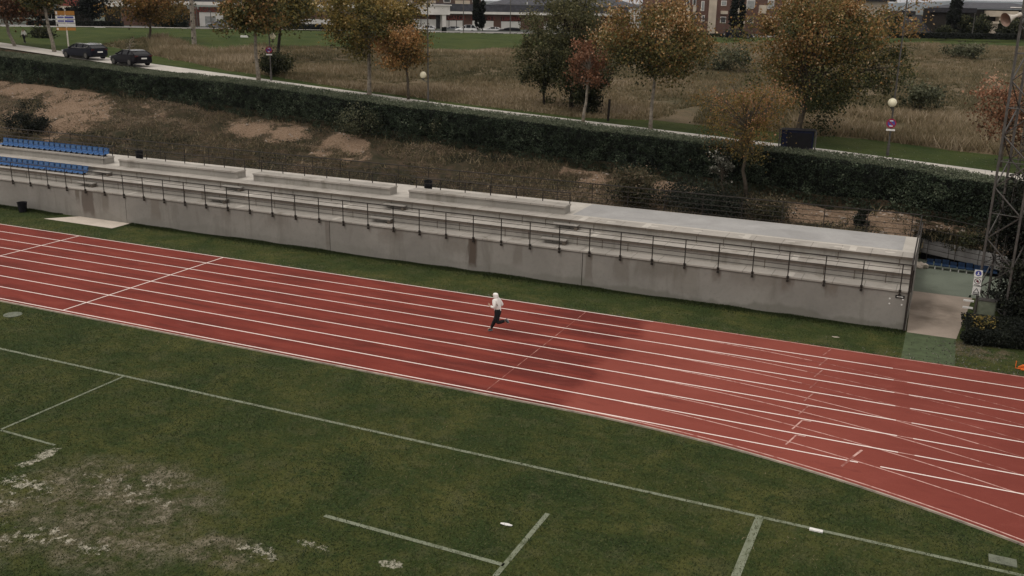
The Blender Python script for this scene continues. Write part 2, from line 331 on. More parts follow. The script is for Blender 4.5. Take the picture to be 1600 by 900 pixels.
MAT['bark_pale'] = simple('bark_pale', (.25, .22, .18), .95, .35, 5)
MAT['bark_dark'] = simple('bark_dark', (.022, .018, .014), .95, .3, 6)
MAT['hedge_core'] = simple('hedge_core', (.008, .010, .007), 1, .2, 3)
MAT['skin'] = simple('skin', (.42, .25, .18), .6, .05, 6)
MAT['hoodie'] = simple('hoodie', (.86, .84, .80), .9, .05, 12)
MAT['trousers'] = simple('trousers', (.009, .009, .011), .9, .1, 12)
MAT['shoe'] = simple('shoe', (.03, .03, .03), .7, .1, 12)

# ------------------------------------------------------------------ mesh helpers
class MB:
    def __init__(s): s.v = []; s.f = []
    def quad(s, a, b, c, d): n = len(s.v); s.v += [tuple(a), tuple(b), tuple(c), tuple(d)]; s.f.append((n, n+1, n+2, n+3))
    def poly(s, pts): n = len(s.v); s.v += [tuple(p) for p in pts]; s.f.append(tuple(range(n, n+len(pts))))
    def box(s, x0, x1, y0, y1, z0, z1, M=None):
        P = [(x, y, z) for x in (x0, x1) for y in (y0, y1) for z in (z0, z1)]
        if M is not None: P = [tuple(M @ Vector(p)) for p in P]
        n = len(s.v); s.v += P
        for f in ((0, 1, 3, 2), (4, 6, 7, 5), (0, 4, 5, 1), (2, 3, 7, 6), (0, 2, 6, 4), (1, 5, 7, 3)): s.f.append(tuple(n+i for i in f))
        return s
    def tube(s, pts, rads, n=6, cap=True):
        pts = [Vector(p) for p in pts]
        if not hasattr(rads, '__len__'): rads = [rads]*len(pts)
        base = len(s.v); up = Vector((0.31, 0.17, .93))
        for i, p in enumerate(pts):
            d = (pts[min(i+1, len(pts)-1)]-pts[max(i-1, 0)]).normalized()
            if abs(d.dot(up)) > .98: up = Vector((1, 0, 0))
            a = d.cross(up).normalized(); c = d.cross(a)
            for k in range(n):
                th = 2*math.pi*k/n; s.v.append(tuple(p+(a*math.cos(th)+c*math.sin(th))*rads[i]))
        for i in range(len(pts)-1):
            for k in range(n):
                s.f.append((base+i*n+k, base+i*n+(k+1) % n, base+(i+1)*n+(k+1) % n, base+(i+1)*n+k))
        if cap:
            s.f.append(tuple(base+k for k in range(n))[::-1]); s.f.append(tuple(base+(len(pts)-1)*n+k for k in range(n)))
        return s
    def bar(s, a, b, w):           # square bar
        return s.tube([a, b], w*.7071, 4)
    def sphere(s, c, r, n=16, m=10, sz=1):
        base = len(s.v)
        for i in range(m+1):
            ph = math.pi*i/m
            for k in range(n):
                th = 2*math.pi*k/n; s.v.append((c[0]+r*math.sin(ph)*math.cos(th), c[1]+r*math.sin(ph)*math.sin(th), c[2]+r*sz*math.cos(ph)))
        for i in range(m):
            for k in range(n): s.f.append((base+i*n+k, base+(i+1)*n+k, base+(i+1)*n+(k+1) % n, base+i*n+(k+1) % n))
        return s
    def build(s, name, mat, parent=None, smooth=False):
        me = bpy.data.meshes.new(name); me.from_pydata(s.v, [], s.f); me.update()
        return link(name, me, mat, parent, smooth)
def link(name, me, mat, parent=None, smooth=False):
    o = bpy.data.objects.new(name, me); COL.objects.link(o)
    if mat is not None: me.materials.append(mat if not isinstance(mat, str) else MAT[mat])
    if parent is not None: o.parent = parent
    if smooth: me.polygons.foreach_set('use_smooth', [True]*len(me.polygons))
    return o
def tag(o, label=None, cat=None, group=None, kind=None):
    for k, v in (('label', label), ('category', cat), ('group', group), ('kind', kind)):
        if v: o[k] = v
    return o
def empty(name, loc, label=None, cat=None, group=None, rz=0):
    o = bpy.data.objects.new(name, None); COL.objects.link(o); o.location = tuple(loc); o.rotation_euler = (0, 0, rz); o.empty_display_size = .2
    return tag(o, label, cat, group)
def copy_tree(o, parent=None):
    c = o.copy(); COL.objects.link(c); c.parent = parent
    for ch in [x for x in CHILD.get(o.name, [])]: copy_tree(ch, c)
    return c
CHILD = {}
def index_children():
    CHILD.clear()
    for o in bpy.data.objects:
        if o.parent: CHILD.setdefault(o.parent.name, []).append(o)
def grid_mesh(name, P, mat, attrs=None, smooth=True):   # P: (n, m, 3)
    n, m_ = P.shape[:2]; idx = np.arange(n*m_).reshape(n, m_)
    F = np.stack([idx[:-1, :-1], idx[1:, :-1], idx[1:, 1:], idx[:-1, 1:]], -1).reshape(-1, 4)
    me = fast_mesh(name, P.reshape(-1, 3), F)
    for k, v in (attrs or {}).items():
        a = me.attributes.new(k, 'FLOAT', 'POINT'); a.data.foreach_set('value', np.ascontiguousarray(v.reshape(-1), dtype=np.float32))
    return link(name, me, mat, None, smooth)
def fast_mesh(name, V, F):
    me = bpy.data.meshes.new(name); V = np.ascontiguousarray(V, dtype=np.float32); k = F.shape[1]
    me.vertices.add(len(V)); me.vertices.foreach_set('co', V.reshape(-1))
    me.loops.add(F.size); me.loops.foreach_set('vertex_index', np.ascontiguousarray(F.reshape(-1), dtype=np.int32))
    me.polygons.add(len(F)); me.polygons.foreach_set('loop_start', np.arange(0, F.size, k, dtype=np.int32))
    try: me.polygons.foreach_set('loop_total', np.full(len(F), k, dtype=np.int32))
    except Exception: pass
    me.update(calc_edges=True); return me
def leaves_mesh(name, C, size, tint, mat, parent=None, up=0.0, aspect=.62):
    """one folded four-cornered leaf per centre C; random facing; per-leaf tint"""
    n = len(C); d = RNG.normal(size=(n, 3)); d[:, 2] += up; d /= np.linalg.norm(d, axis=1)[:, None]
    r = RNG.normal(size=(n, 3)); s = np.cross(d, r); s /= np.linalg.norm(s, axis=1)[:, None]; nn = np.cross(d, s)
    L = (size*RNG.uniform(.6, 1.35, n))[:, None]
    a = C-d*L*.5; b = C+d*L*.5; m1 = C+s*L*aspect*.5+nn*L*.12; m2 = C-s*L*aspect*.5+nn*L*.12
    V = np.stack([a, m1, b, m2], 1).reshape(-1, 3); F = np.arange(4*n).reshape(n, 4)
    me = fast_mesh(name, V, F); at = me.attributes.new('tint', 'FLOAT', 'POINT')
    at.data.foreach_set('value', np.repeat(np.clip(tint, 0, 1), 4).astype(np.float32))
    return link(name, me, mat, parent)
def blades_mesh(name, B, H, lean, width, tint, mat, parent=None):
    """upright tapering triangles standing on points B"""
    n = len(B); th = RNG.uniform(0, 2*np.pi, n); w = width*RNG.uniform(.6, 1.4, n)
    s = np.stack([np.cos(th), np.sin(th), np.zeros(n)], 1)*w[:, None]*.5
    l = RNG.normal(size=(n, 3))*lean; l[:, 2] = 1
    T = B+l*H[:, None]
    V = np.stack([B-s, B+s, T], 1).reshape(-1, 3); F = np.arange(3*n).reshape(n, 3)
    me = fast_mesh(name, V, F); at = me.attributes.new('tint', 'FLOAT', 'POINT')
    at.data.foreach_set('value', np.repeat(np.clip(tint, 0, 1), 3).astype(np.float32))
    return link(name, me, mat, parent)
def text_mesh(name, s, size, M, mat, parent, depth=.03):
    c = bpy.data.curves.new(name, 'FONT'); c.body = s; c.size = size; c.extrude = depth; c.align_x = 'CENTER'; c.align_y = 'CENTER'; c.offset = size*.012
    tmp = bpy.data.objects.new('tmp', c); COL.objects.link(tmp)
    me = bpy.data.meshes.new_from_object(tmp.evaluated_get(bpy.context.evaluated_depsgraph_get())); bpy.data.objects.remove(tmp)
    me.transform(M); me.materials.clear(); return link(name, me, mat, parent)

# ================================================================== THE STREET LINE ON THE RIDGE
SA, SS = 57.9, .16
NRM = np.array([.158, .987])
ZX = [-150, -115, -90.2, -75.4, -51.4, -33.5, -17.6, -6.1, 2.3, 20]; ZV = [9.2, 8.3, 7.40, 6.77, 5.83, 5.13, 4.72, 4.44, 4.13, 3.6]
def zs(X): return np.interp(X, ZX, ZV)
def street(u, o): return np.array([u+NRM[0]*o, SA-SS*u+NRM[1]*o, zs(u)])
def sp(x, y, o): return gline(x, y, SA+o*1.0127, SS)      # sight line -> point over the street line shifted by o
# far road edge
RA, RS = 190.7, -.563
RX = [-400, 0, 200, 400, 700, 1150, 1500, 2000]; RYP = [35, 41, 43.5, 46.5, 51, 58.5, 60, 66]
def roadp(x): return gline(x, float(np.interp(x, RX, RYP)), RA, RS)
US = np.linspace(-150, 22, 220)
P0 = np.array([street(u, 1.0) for u in US]); PX0 = np.array([proj(p)[0] for p in P0])
P1 = np.array([roadp(x) for x in PX0])
def fieldp(x, v):
    a = np.array([np.interp(x, PX0, P0[:, k]) for k in range(3)]); b = np.array([np.interp(x, PX0, P1[:, k]) for k in range(3)])
    return a+(b-a)*v
def field_at(x, y):
    lo, hi = 0., 1.
    for _ in range(30):
        m_ = (lo+hi)/2
        if proj(fieldp(x, m_))[1] > y: lo = m_
        else: hi = m_
    return fieldp(x, lo)

# ================================================================== SETTING: flat ground, track, verge
gm = MB(); gm.quad((-160, -60, 0), (60, -60, 0), (60, 60, 0), (-160, 60, 0))
tag(gm.build('ground', 'grass'), kind='structure')
# track surface
K0, KR = -10.0, 33.0
def drop(X, R): return 0 if X <= K0 else R-math.sqrt(max(R*R-(X-K0)**2, 0))
xs = [-90, K0]+[K0+(i+1)*.5 for i in range(52)]
tm = MB()
for i in range(len(xs)-1):
    a, c = xs[i], xs[i+1]
    ya, yc = 26.86-drop(a, KR), 26.86-drop(c, KR)
    tm.quad((a, ya, .012), (c, yc, .012), (c, 36.92, .012), (a, 36.92, .012))
track = tag(tm.build('running_track', 'track'), kind='structure')
def lineseg(name, pts, w, mat, z=.017, parent=track):
    mb = MB(); L = []
    for i, p in enumerate(pts):
        q = np.array(pts[min(i+1, len(pts)-1)])-np.array(pts[max(i-1, 0)]); q = q/np.linalg.norm(q); L.append((p[0]-q[1]*w/2, p[1]+q[0]*w/2, p[0]+q[1]*w/2, p[1]-q[0]*w/2))
    for a, c in zip(L[:-1], L[1:]): mb.quad((a[2], a[3], z), (c[2], c[3], z), (c[0], c[1], z), (a[0], a[1], z))
    return mb.build(name, mat, parent)
YL = [36.86-k*1.22 for k in range(9)]
for k in range(9):
    y = YL[k]; xc = -.75
    if k == 8: lineseg('lane_line', [(-90, y), (-7.2, y)], .062, 'line'); lineseg('lane_line', [(-7.2, y), (-1.15, y)], .055, 'line'); lineseg('lane_line', [(-.55, y), (16, y)], .055, 'line')
    elif k == 0: lineseg('lane_line', [(-90, y), (K0, y)], .055, 'line'); lineseg('lane_line', [(K0, y), (16, y)], .05, 'line_old')
    else:
        lineseg('lane_line', [(-90, y), (xc-.1+.10*k, y)], .060, 'line'); lineseg('lane_line', [(xc-.1+.10*k, y), (xc+.35+.10*k, y)], .04, 'line_old'); lineseg('lane_line', [(xc+.35+.10*k, y), (16, y)], .055, 'line')
    if k > 0:                      # lines of the bend peel off each lane
        R = KR+(8-k)*1.22; yb = y
        pts = [(X, yb-drop(X, R)) for X in np.arange(K0+1.5, 12, .5)]
        if k in (8,): lineseg('lane_line', [(X, YL[8]-.02-drop(X, KR)) for X in np.arange(K0+.5, 12, .5)], .05, 'line_old', .0155)
        else:
            lineseg('lane_line', [p for p in pts if p[0] < -3.4], .048, 'line_old', .0155)
            lineseg('lane_line', [p for p in pts if -4.1 < p[0] < 2.6], .045, 'line_old' if k > 3 else 'line_faint', .0152)
            lineseg('lane_line', [p for p in pts if p[0] > 1.6], .045, 'line_old' if k > 5 else 'line_faint', .0155)
lineseg('finish_line', [(-31.95, 27.1), (-31.95, 36.86)], .06, 'line', .0195)
lineseg('finish_line', [(-41.58, 27.1), (-41.58, 36.86)], .06, 'line', .0195)
for k in range(8):
    y = YL[k]
    lineseg('start_mark', [(-12.89, y-.1), (-12.89, y-1.1)], .035, 'line_faint', .0195)
    lineseg('start_mark', [(-3.02, y-.12), (-3.20, y-.95)], .05, 'line_old' if k > 5 else 'line_faint', .0195)
    if k > 3: lineseg('start_mark', [(-3.02, y-.12), (-2.75, y-.10)], .045, 'line_old' if k > 5 else 'line_faint', .0200)
lineseg('start_mark', [(-1.15, 27.95), (-1.55, 26.6)], .07, 'line_faint', .0195)
lineseg('start_mark', [(-1.12, 28.0), (-1.30, 27.45)], .07, 'line_old', .0205)
# kerb between track and infield
kb = MB(); pk = [(-90, 26.86)]+[(X, 26.86-drop(X, KR)) for X in [K0]+[K0+.5*(i+1) for i in range(52)]]
for (a, c) in zip(pk[:-1], pk[1:]):
    for z0, z1, y0, y1 in ((0, .05, -.06, 0),):
        kb.quad((a[0], a[1]+y1, z1), (a[0], a[1]+y0, z1), (c[0], c[1]+y0, z1), (c[0], c[1]+y1, z1))
        kb.quad((a[0], a[1]+y1, z0), (a[0], a[1]+y1, z1), (c[0], c[1]+y1, z1), (c[0], c[1]+y1, z0))
        kb.quad((a[0], a[1]+y0, z1), (a[0], a[1]+y0, z0), (c[0], c[1]+y0, z0), (c[0], c[1]+y0, z1))
kb.build('kerb_edge', 'kerb', track)
# field markings in chalk on grass
pitch = tag(lineseg('pitch_marking', [(-60, 22.92), (-3.1, 22.76), (20, 22.6)], .125, 'grass_line', .008, None), kind='structure')
for pts, w in (([(-3.10, 22.72), (-3.09, 8)], .20), ([(-24.35, 22.84), (-24.35, 8)], .09), ([(-30, 18.05), (-22.1, 17.95)], .09), ([(-12.95, 18.0), (-8.0, 17.93)], .13),
               ([(-7.99, 20.55), (-7.99, 8)], .13)):
    lineseg('pitch_line', pts, w, 'grass_line', .0085+.0005*len(pts), pitch)
# green matting and brown paving of the passage, court beyond
mb = MB(); mb.quad((-.55, 36.95, .006), (1.28, 36.95, .006), (1.28, 40.3, .006), (-.55, 40.3, .006)); tag(mb.build('green_matting', 'green_mat'), kind='structure')
mb = MB(); mb.quad((-.52, 40.3, .010), (1.30, 40.3, .010), (1.9, 46.85, .010), (-.62, 46.85, .010)); tag(mb.build('paved_path', 'path_brown'), kind='structure')
mb = MB(); mb.quad((-.62, 46.85, .014), (12, 46.85, .014), (12, 52.6, .014), (-.72, 53.5, .014)); tag(mb.build('sports_court', 'court'), kind='structure')
mb = MB(); mb.poly([(-46.65, 38.98, .02), (-41.45, 38.98, .02), (-41.5, 40.38, .02), (-45.4, 40.38, .02)])
tag(mb.build('stone_slab', 'pale_slab'), 'pale slab lying in the grass against the foot of the grandstand wall', 'slab')

# ================================================================== earth bank behind the stand, up to the hedge
HO = -4.2
HBX = [-60, 0, 80, 160, 250, 325, 450, 540, 675, 800, 900, 975, 1050, 1112, 1200, 1240, 1300, 1400, 1450, 1537, 1700]
HBY = [118, 125, 135, 146, 159, 173, 192, 208, 228, 250, 265, 270, 284, 296, 306, 315, 327, 331, 346, 361, 384]
HTX = [-60, 0, 100, 212, 400, 600, 800, 1000, 1150, 1300, 1400, 1500, 1600, 1700]
HTY = [80, 87, 100, 114, 134, 162, 187.5, 212, 230, 249, 262.5, 279, 296, 312]
HKY = [73, 80, 91, 107, 126, 154, 178, 203, 222, 239, 251.5, 267, 283, 299]
hb = np.array([sp(x, y, HO) for x, y in zip(HBX, HBY)]); ht = np.array([sp(x, y, HO) for x, y in zip(HTX, HTY)]); hk = np.array([sp(x, y, -2.5) for x, y in zip(HTX, HKY)])
def zhb(X): return np.interp(X, hb[:, 0], hb[:, 2])
def zht(X): return np.interp(X, ht[:, 0], ht[:, 2])
def zhk(X): return np.maximum(np.interp(X, hk[:, 0], hk[:, 2]), zht(X)+.08)
def crest(X, o_): return zht(X)+(zhk(X)-zht(X))*np.clip(o_/1.7, 0, 1)
def hedgebase(X): return np.stack([X, SA+HO*1.0127-SS*X, zhb(X)], -1)
SANDS = [(50, 140, 130, 16, 1.1), (125, 162, 60, 24, 1.2), (100, 195, 45, 22, 1.1), (140, 146, 50, 10, 1.1), (20, 185, 30, 14, .5), (235, 172, 30, 10, .45), (400, 195, 60, 16, .75), (470, 205, 40, 16, .8), (540, 228, 26, 22, .95), (505, 240, 24, 12, .7), (440, 222, 30, 14, .5), (905, 270, 40, 5, 1), (925, 285, 25, 18, .8), (910, 305, 25, 20, .5),
         (1070, 292, 50, 8, 1.), (1020, 300, 30, 16, .95), (1040, 320, 25, 12, .5), (735, 240, 120, 2.5, .8), (1300, 342, 110, 22, 1.3), (1400, 355, 80, 22, 1.3), (1480, 362, 60, 14, .95), (1250, 325, 30, 10, .8), (1550, 372, 40, 14, .9)]
def sandiness(px, py, P):
    s = np.zeros(px.shape); wx = px+fbm(P[..., 0]*.25, P[..., 1]*.25, 51, 4)*90; wy_ = py+fbm(P[..., 0]*.30, P[..., 1]*.30, 57, 4)*46
    for (cx, cy, rx, ry, k) in SANDS: s = np.maximum(s, k*np.clip(1.25-1.0*np.sqrt(((wx-cx)/rx)**2+((wy_-cy)/ry)**2), 0, 1))
    return s+fbm(P[..., 0]*1.1, P[..., 1]*.9, 63, 4)*.55
def bankmesh(Xs, lowY, lowz, name):
    n = len(Xs); m_ = 74; T = np.linspace(0, 1.06, m_)
    up = hedgebase(Xs); lo = np.stack([Xs, np.full(n, 1.)*lowY, np.full(n, lowz)], -1)
    P = lo[:, None]+(up-lo)[:, None]*T[None, :, None]
    w = np.clip(np.minimum(T/.12, (1.0-T)/.12), 0, 1)[None, :]
    e = fbm(P[..., 0]*.35, P[..., 1]*.35, 3, 5); e2 = fbm(P[..., 0]*1.6, P[..., 1]*1.2, 9, 3)
    bow = np.sin(np.clip(T, 0, 1)*np.pi)[None, :]*-.25
    P[..., 2] += w*(e*1.9+e2*.5)+bow
    V = P-EYE; z = V@FWD; px = 800+FPX*(V@RGT)/z; py = 450-FPX*(V@UPV)/z
    s = sandiness(px, py, P)
    o = grid_mesh(name, P, 'bank', {'sand': s}); tag(o, kind='structure'); return P
XL = np.arange(-125, -.68, .4); XR = np.arange(-4.5, 16, .25)
BL = bankmesh(XL, 46.62, 1.9, 'earth_bank'); BR = bankmesh(XR, 53.60-.57*(np.clip(XR, -.6, 4)+.6), 1.06, 'earth_bank')
# ridge ground: from under the hedge over the pavement
Us = np.linspace(-150, 22, 200)
def strip(name, o0, o1, dz0, dz1, mat, k=2):
    P = np.array([[street(u, o0+(o1-o0)*j/k)+np.array([0, 0, dz0+(dz1-dz0)*j/k]) for j in range(k+1)] for u in Us]); return tag(grid_mesh(name, P, mat), kind='structure')
Pr = np.array([[np.array([u+NRM[0]*o_, SA-SS*u+NRM[1]*o_, (zhb(u)-.08 if j == 0 else zs(u)-.12)]) for j, o_ in enumerate((HO-.1, -2.2, 1.02))] for u in Us])
tag(grid_mesh('ridge_ground', Pr, 'bank', {'sand': np.zeros(Pr.shape[:2])}), kind='structure')
strip('pavement', -2.1, .95, 0, 0, 'pavement')

# ================================================================== the field up to the far road
nv = 90
Vv = np.linspace(0, 1, nv)**1.15
FP = P0[:, None]+(P1-P0)[:, None]*Vv[None, :, None]
Vp = FP-EYE; zz = Vp@FWD; fpx = 800+FPX*(Vp@RGT)/zz; fpy = 450-FPX*(Vp@UPV)/zz
FP[..., 2] += np.clip(Vv/.05, 0, 1)[None]*np.clip((1-Vv)/.06, 0, 1)[None]*(fbm(FP[..., 0]*.08, FP[..., 1]*.08, 21, 4)*1.6*0.5+fbm(FP[..., 0]*.4, FP[..., 1]*.4, 5, 3)*.35)
def greenness(px, py):
    g1 = np.interp(px, [0, 250, 330, 400, 640, 820, 1000, 1200, 1400, 1600], [85, 60, 80, 74, 78, 76, 70, 68, 68, 74])   # lower edge of the green strip by the far road
    a = np.clip((g1-py)/8+.5, 0, 1)
    nearg = np.interp(px, [0, 140, 250, 400, 500, 900, 1000, 1270, 1290, 1600], [20, 20, 12, 5, 3, 3, 12, 18, 22, 26])
    py0 = np.interp(px, [0, 424, 700, 1015, 1300, 1550, 1700], [64, 122, 160, 198, 232, 264, 284])
    return np.maximum(a, np.clip((py-(py0-nearg))/5, 0, 1))
GR = greenness(fpx, fpy)
tag(grid_mesh('field', FP, 'field', {'green': GR}), kind='structure')
# far road and ground that runs on to the horizon
dirs = P1[:, :2]-P0[:, :2]; dirs /= np.linalg.norm(dirs, axis=1)[:, None]
def beyond(d, z): return np.concatenate([P1[:, :2]+dirs*d, (np.full(len(P1), 0.)+z)[:, None] if np.isscalar(z) else z[:, None]], 1)
z1 = P1[:, 2]
tag(grid_mesh('far_kerb', np.stack([beyond(0, z1+.12), beyond(1.6, z1+.12)], 1), 'pavement'), kind='structure')
tag(grid_mesh('far_road', np.stack([beyond(1.6, z1), beyond(12, z1)], 1), 'asphalt'), kind='structure')
far = np.stack([beyond(12, z1+.01), beyond(90, z1-.5), beyond(250, z1-3), beyond(900, 0), beyond(2500, -2.), beyond(5200, 14.), beyond(9000, 30.), beyond(20000, 30.)], 1)
tag(grid_mesh('plain', far, 'plain'), kind='structure')
# distant hills
hx = np.linspace(-1200, 2600, 160); hp = []
for i, x in enumerate(hx):
    ytop = float(-2+10*(vnoise(np.array(x/330.), np.array(3.3), 4))+4*(vnoise(np.array(x/90.), np.array(1.3), 7))+np.interp(x, [1300, 1420, 1500, 1700], [4, 1, -4, -2]))
    a = gdist(x, 24, 8200); c = gdist(x+3, ytop, 9200); d = gdist(x, 22, 10500); d[2] = 25; a[2] = 20
    hp.append([a, (a*.55+c*.45)+np.array([0, 0, -8]), c, d])
tag(grid_mesh('hills', np.array(hp), 'hill'), kind='structure')

# ================================================================== THE GRANDSTAND
XE, XW = -.62, -75.0
JOINTS = [-14.42, -28.07, -41.75, -55.4, -69.0]
stand = empty('grandstand', (XE, 40.4, 0), 'long stepped concrete grandstand beside the running track', 'grandstand')
off = Vector((-XE, -40.4, 0))
def spart(mb, name, mat, lbl=None, parent=stand, smooth=False):
    me = bpy.data.meshes.new(name); me.from_pydata(mb.v, [], mb.f); me.update(); o = link(name, me, mat, parent, smooth)
    if parent is stand: o.location = off
    if lbl: o['label'] = lbl
    return o
edges = [XE]+JOINTS+[XW]
for i in range(len(edges)-1):
    a = edges[i+1]+(.0 if i == len(edges)-2 else .016); c = edges[i]-(.016 if i else 0)
    spart(MB().box(a, c, 40.40, 40.62, -.3, 1.60), 'front_wall', 'wall')
spart(MB().box(XW, XE-.01, 40.625, 40.9, -.3, 1.585), 'wall_core', 'bark_dark')
spart(MB().box(XW, XE+.0, 40.36, 41.27, 1.602, 1.67), 'wall_coping', 'concrete')
# tiers: thin seat slab (nosing) on a riser
def tier(y0, y1, zlo, z, x0=XW, x1=XE, over=.07):
    a = spart(MB().box(x0, x1, y0+.0, y0+.2, zlo-.02, z-.11), 'riser', 'concrete_plain')
    b_ = spart(MB().box(x0, x1-.002, y0-over+.004, y0+.02, z-.108, z-.012), 'slab_edge', 'fascia')
    c = spart(MB().box(x0, x1, y0-over, y1, z-.010, z+.0), 'tread', 'concrete')
    return a
tier(41.27, 42.36, 1.67, 2.17); tier(42.36, 43.22, 2.17, 2.60)
spart(MB().box(XW, XE-.004, 40.92, 46.42, -.3, 1.58), 'base_block', 'concrete_plain')
spart(MB().box(XW, XE-.003, 41.48, 46.41, 1.581, 2.155), 'base_block', 'concrete_plain')
spart(MB().box(XW, XE-.002, 42.57, 46.40, 2.156, 2.585), 'base_block', 'concrete_plain')
spart(MB().box(XW, -16.35, 43.222, 46.42, 2.586, 2.604), 'walkway', 'walk_white')
spart(MB().box(-16.345, XE, 43.222, 46.42, 2.586, 2.604), 'walkway', 'walk_white')
spart(MB().box(-16.1, XE-.55, 43.45, 46.34, 2.605, 2.610), 'painted_floor', 'walk_grey', 'grey painted floor with white edging')
# pale patches where old fittings stood, on every tread at regular spots
for i in range(7):
    x = -1.6-i*2.05
    spart(MB().box(x-.22, x+.18, 42.72, 42.90, 2.601, 2.606), 'repair_patch', 'walk_white')
for x in (-3.1, -7.6, -12.2, -15.3): spart(MB().box(x-.14, x+.14, 42.42, 43.2, 2.601, 2.607), 'repair_patch', 'walk_white')
for x in (-5.3, -14.3, -27.9, -34, -41.6): spart(MB().box(x-.13, x+.13, 41.35, 42.2, 2.171, 2.176), 'repair_patch', 'walk_white'); spart(MB().box(x-.1, x+.15, 40.45, 41.15, 1.671, 1.675), 'repair_patch', 'walk_white')
# thin upright joints on the risers
for x in np.arange(XW+.6, XE, 1.22):
    if vnoise(np.array(x*1.7), np.array(2.2)) > .45: spart(MB().box(x-.018, x+.018, 42.352, 42.36, 2.18, 2.485), 'riser_joint', 'fascia')
for x in np.arange(XW+.2, XE, 1.22):
    if vnoise(np.array(x*1.3), np.array(8.2)) > .4: spart(MB().box(x-.018, x+.018, 41.262, 41.27, 1.68, 2.055), 'riser_joint', 'fascia')
BEN = [(-25.05, -16.42), (-34.98, -26.2), (-44.85, -36.1), (-75, -46.0)]
for (a, c) in BEN:
    bo = spart(MB().box(a, c, 43.225, 43.95, 2.606, 2.925), 'bench_block', 'concrete_plain')
    t_ = spart(MB().box(a-.0, c+.03, 43.16, 43.97, 2.93, 3.02), 'bench_slab', 'concrete')
# access half-steps at the stair lines
for xc in (-15.95, -25.3, -35.6, -45.2):
    for (dx, y1, z0, z1) in ((0, 42.355, 2.176, 2.40), (-.15, 41.262, 1.676, 1.91)):
        spart(MB().box(xc-.62+dx, xc+.62+dx, y1-.34, y1-.004, z1-.05, z1), 'half_step', 'concrete_plain')
        spart(MB().box(xc+.46+dx, xc+.60+dx, y1-.33, y1-.006, z0, z1-.052), 'step_support', 'fascia')
# far end face: dark steel corner strip and conduit
spart(MB().box(XE+.001, XE+.05, 40.42, 46.41, -.1, 1.60), 'end_wall', 'concrete_plain')
spart(MB().box(XE+.001, XE+.045, 41.3, 46.41, 1.602, 2.58), 'end_wall', 'concrete_plain')
# ---------------- front railing
rl = empty('front_railing', (-.98, 40.36, 1.5), 'dark metal railing with slim posts bolted along the front wall of the grandstand', 'railing')
def rp_(mb, name, root, mat='rail'):
    me = bpy.data.meshes.new(name); me.from_pydata(mb.v, [], mb.f); me.update(); o = link(name, me, mat, root); o.location = -root.location; return o
NP = 46
for k in range(NP):
    x = -.98-1.4556*k
    mb = MB().bar((x, 40.315, 1.50), (x, 40.315, 2.74), .034); mb.box(x-.05, x+.05, 40.30, 40.359, 1.45, 1.53); mb.box(x-.05, x+.05, 40.30, 40.359, 1.60, 1.70)
    rp_(mb, 'post', rl)
for z, r in ((2.75, .028), (2.56, .013), (2.37, .013), (2.18, .013), (1.99, .013)):
    rp_(MB().tube([(-.66, 40.315, z), (-70, 40.315, z)], r, 5), 'rail', rl)
for z in (2.75, 2.37): rp_(MB().bar((-.66, 40.315, z), (-.64, 46.4, z+.85), .03), 'side_rail', rl)
rp_(MB().box(-.68, -.60, 40.28, 40.36, 0, 2.78), 'corner_post', rl)
rp_(MB().tube([(-.575, 40.5, 0.0), (-.575, 40.5, 2.5), (-.575, 43.1, 2.7), (-.575, 46.4, 3.3)], .03, 6), 'side_rail', rl)
# ---------------- tall back railing of the walkway
br_ = empty('back_railing', (-1, 46.47, 2.5), 'dark wire railing with five strands along the back of the grandstand walkway', 'railing')
for k in range(40):
    x = -1.0-1.9*k
    rp_(MB().bar((x, 46.47, 2.2), (x, 46.47, 3.63), .03 if k < 8 or k > 20 else .028), 'post', br_)
for z, r in ((3.63, .026), (3.38, .013), (3.13, .013), (2.90, .013), (2.68, .013)):
    rp_(MB().tube([(-.7, 46.47, z), (-75, 46.47, z)], r, 5), 'rail', br_)
# continuation beyond the corner towards the tower
fe = [(-.7, 46.47, 3.62), tuple(gY(1460, 338, 47.0)), tuple(gY(1537, 355, 48)), tuple(gY(1640, 375, 48.6))]
rp_(MB().tube(fe, .020, 5), 'rail', br_)
rp_(MB().tube([(-.7, 46.47, 3.3), tuple(gY(1460, 346, 47.0)), tuple(gY(1537, 364, 48))], .008, 5), 'rail', br_)
# ---------------- low railings standing on the bench blocks
names = ['low dark railing along the back of the bench block nearest the grey painted floor', 'low dark railing behind the second bench block from the grey painted floor', 'low dark railing behind the bench block just right of the blue seats']
for (a, c), lb in zip(BEN[:3], names):
    r_ = empty('bench_railing', (c, 43.93, 3.02), lb, 'railing', 'railings behind the bench blocks')
    n = 6
    for k in range(n+1):
        x = c-.03+(a-c+.06)*k/n; rp_(MB().bar((x, 43.93, 2.96), (x, 43.93, 3.55), .035), 'post', r_)
    for z in (3.55,): rp_(MB().tube([(a-.25, 43.93, z), (c, 43.93, z)], .026, 5), 'rail', r_)
    rp_(MB().tube([(a, 43.93, 3.3), (c, 43.93, 3.3)], .013, 5), 'rail', r_)
r_ = empty('seat_railing', (-46.05, 43.93, 3.02), 'dark railing at the back of the upper row of blue seats', 'railing')
rp_(MB().tube([(-46.05, 43.93, 3.62), (-60, 43.93, 3.62)], .022, 5), 'rail', r_)
for k in range(6): rp_(MB().bar((-46.07-2.4*k, 43.93, 3.02), (-46.07-2.4*k, 43.93, 3.62), .035), 'post', r_)
rp_(MB().tube([(-46.05, 43.93, 3.62), (-46.02, 43.2, 3.40), (-46.02, 43.15, 2.62)], .02, 5), 'post', r_)

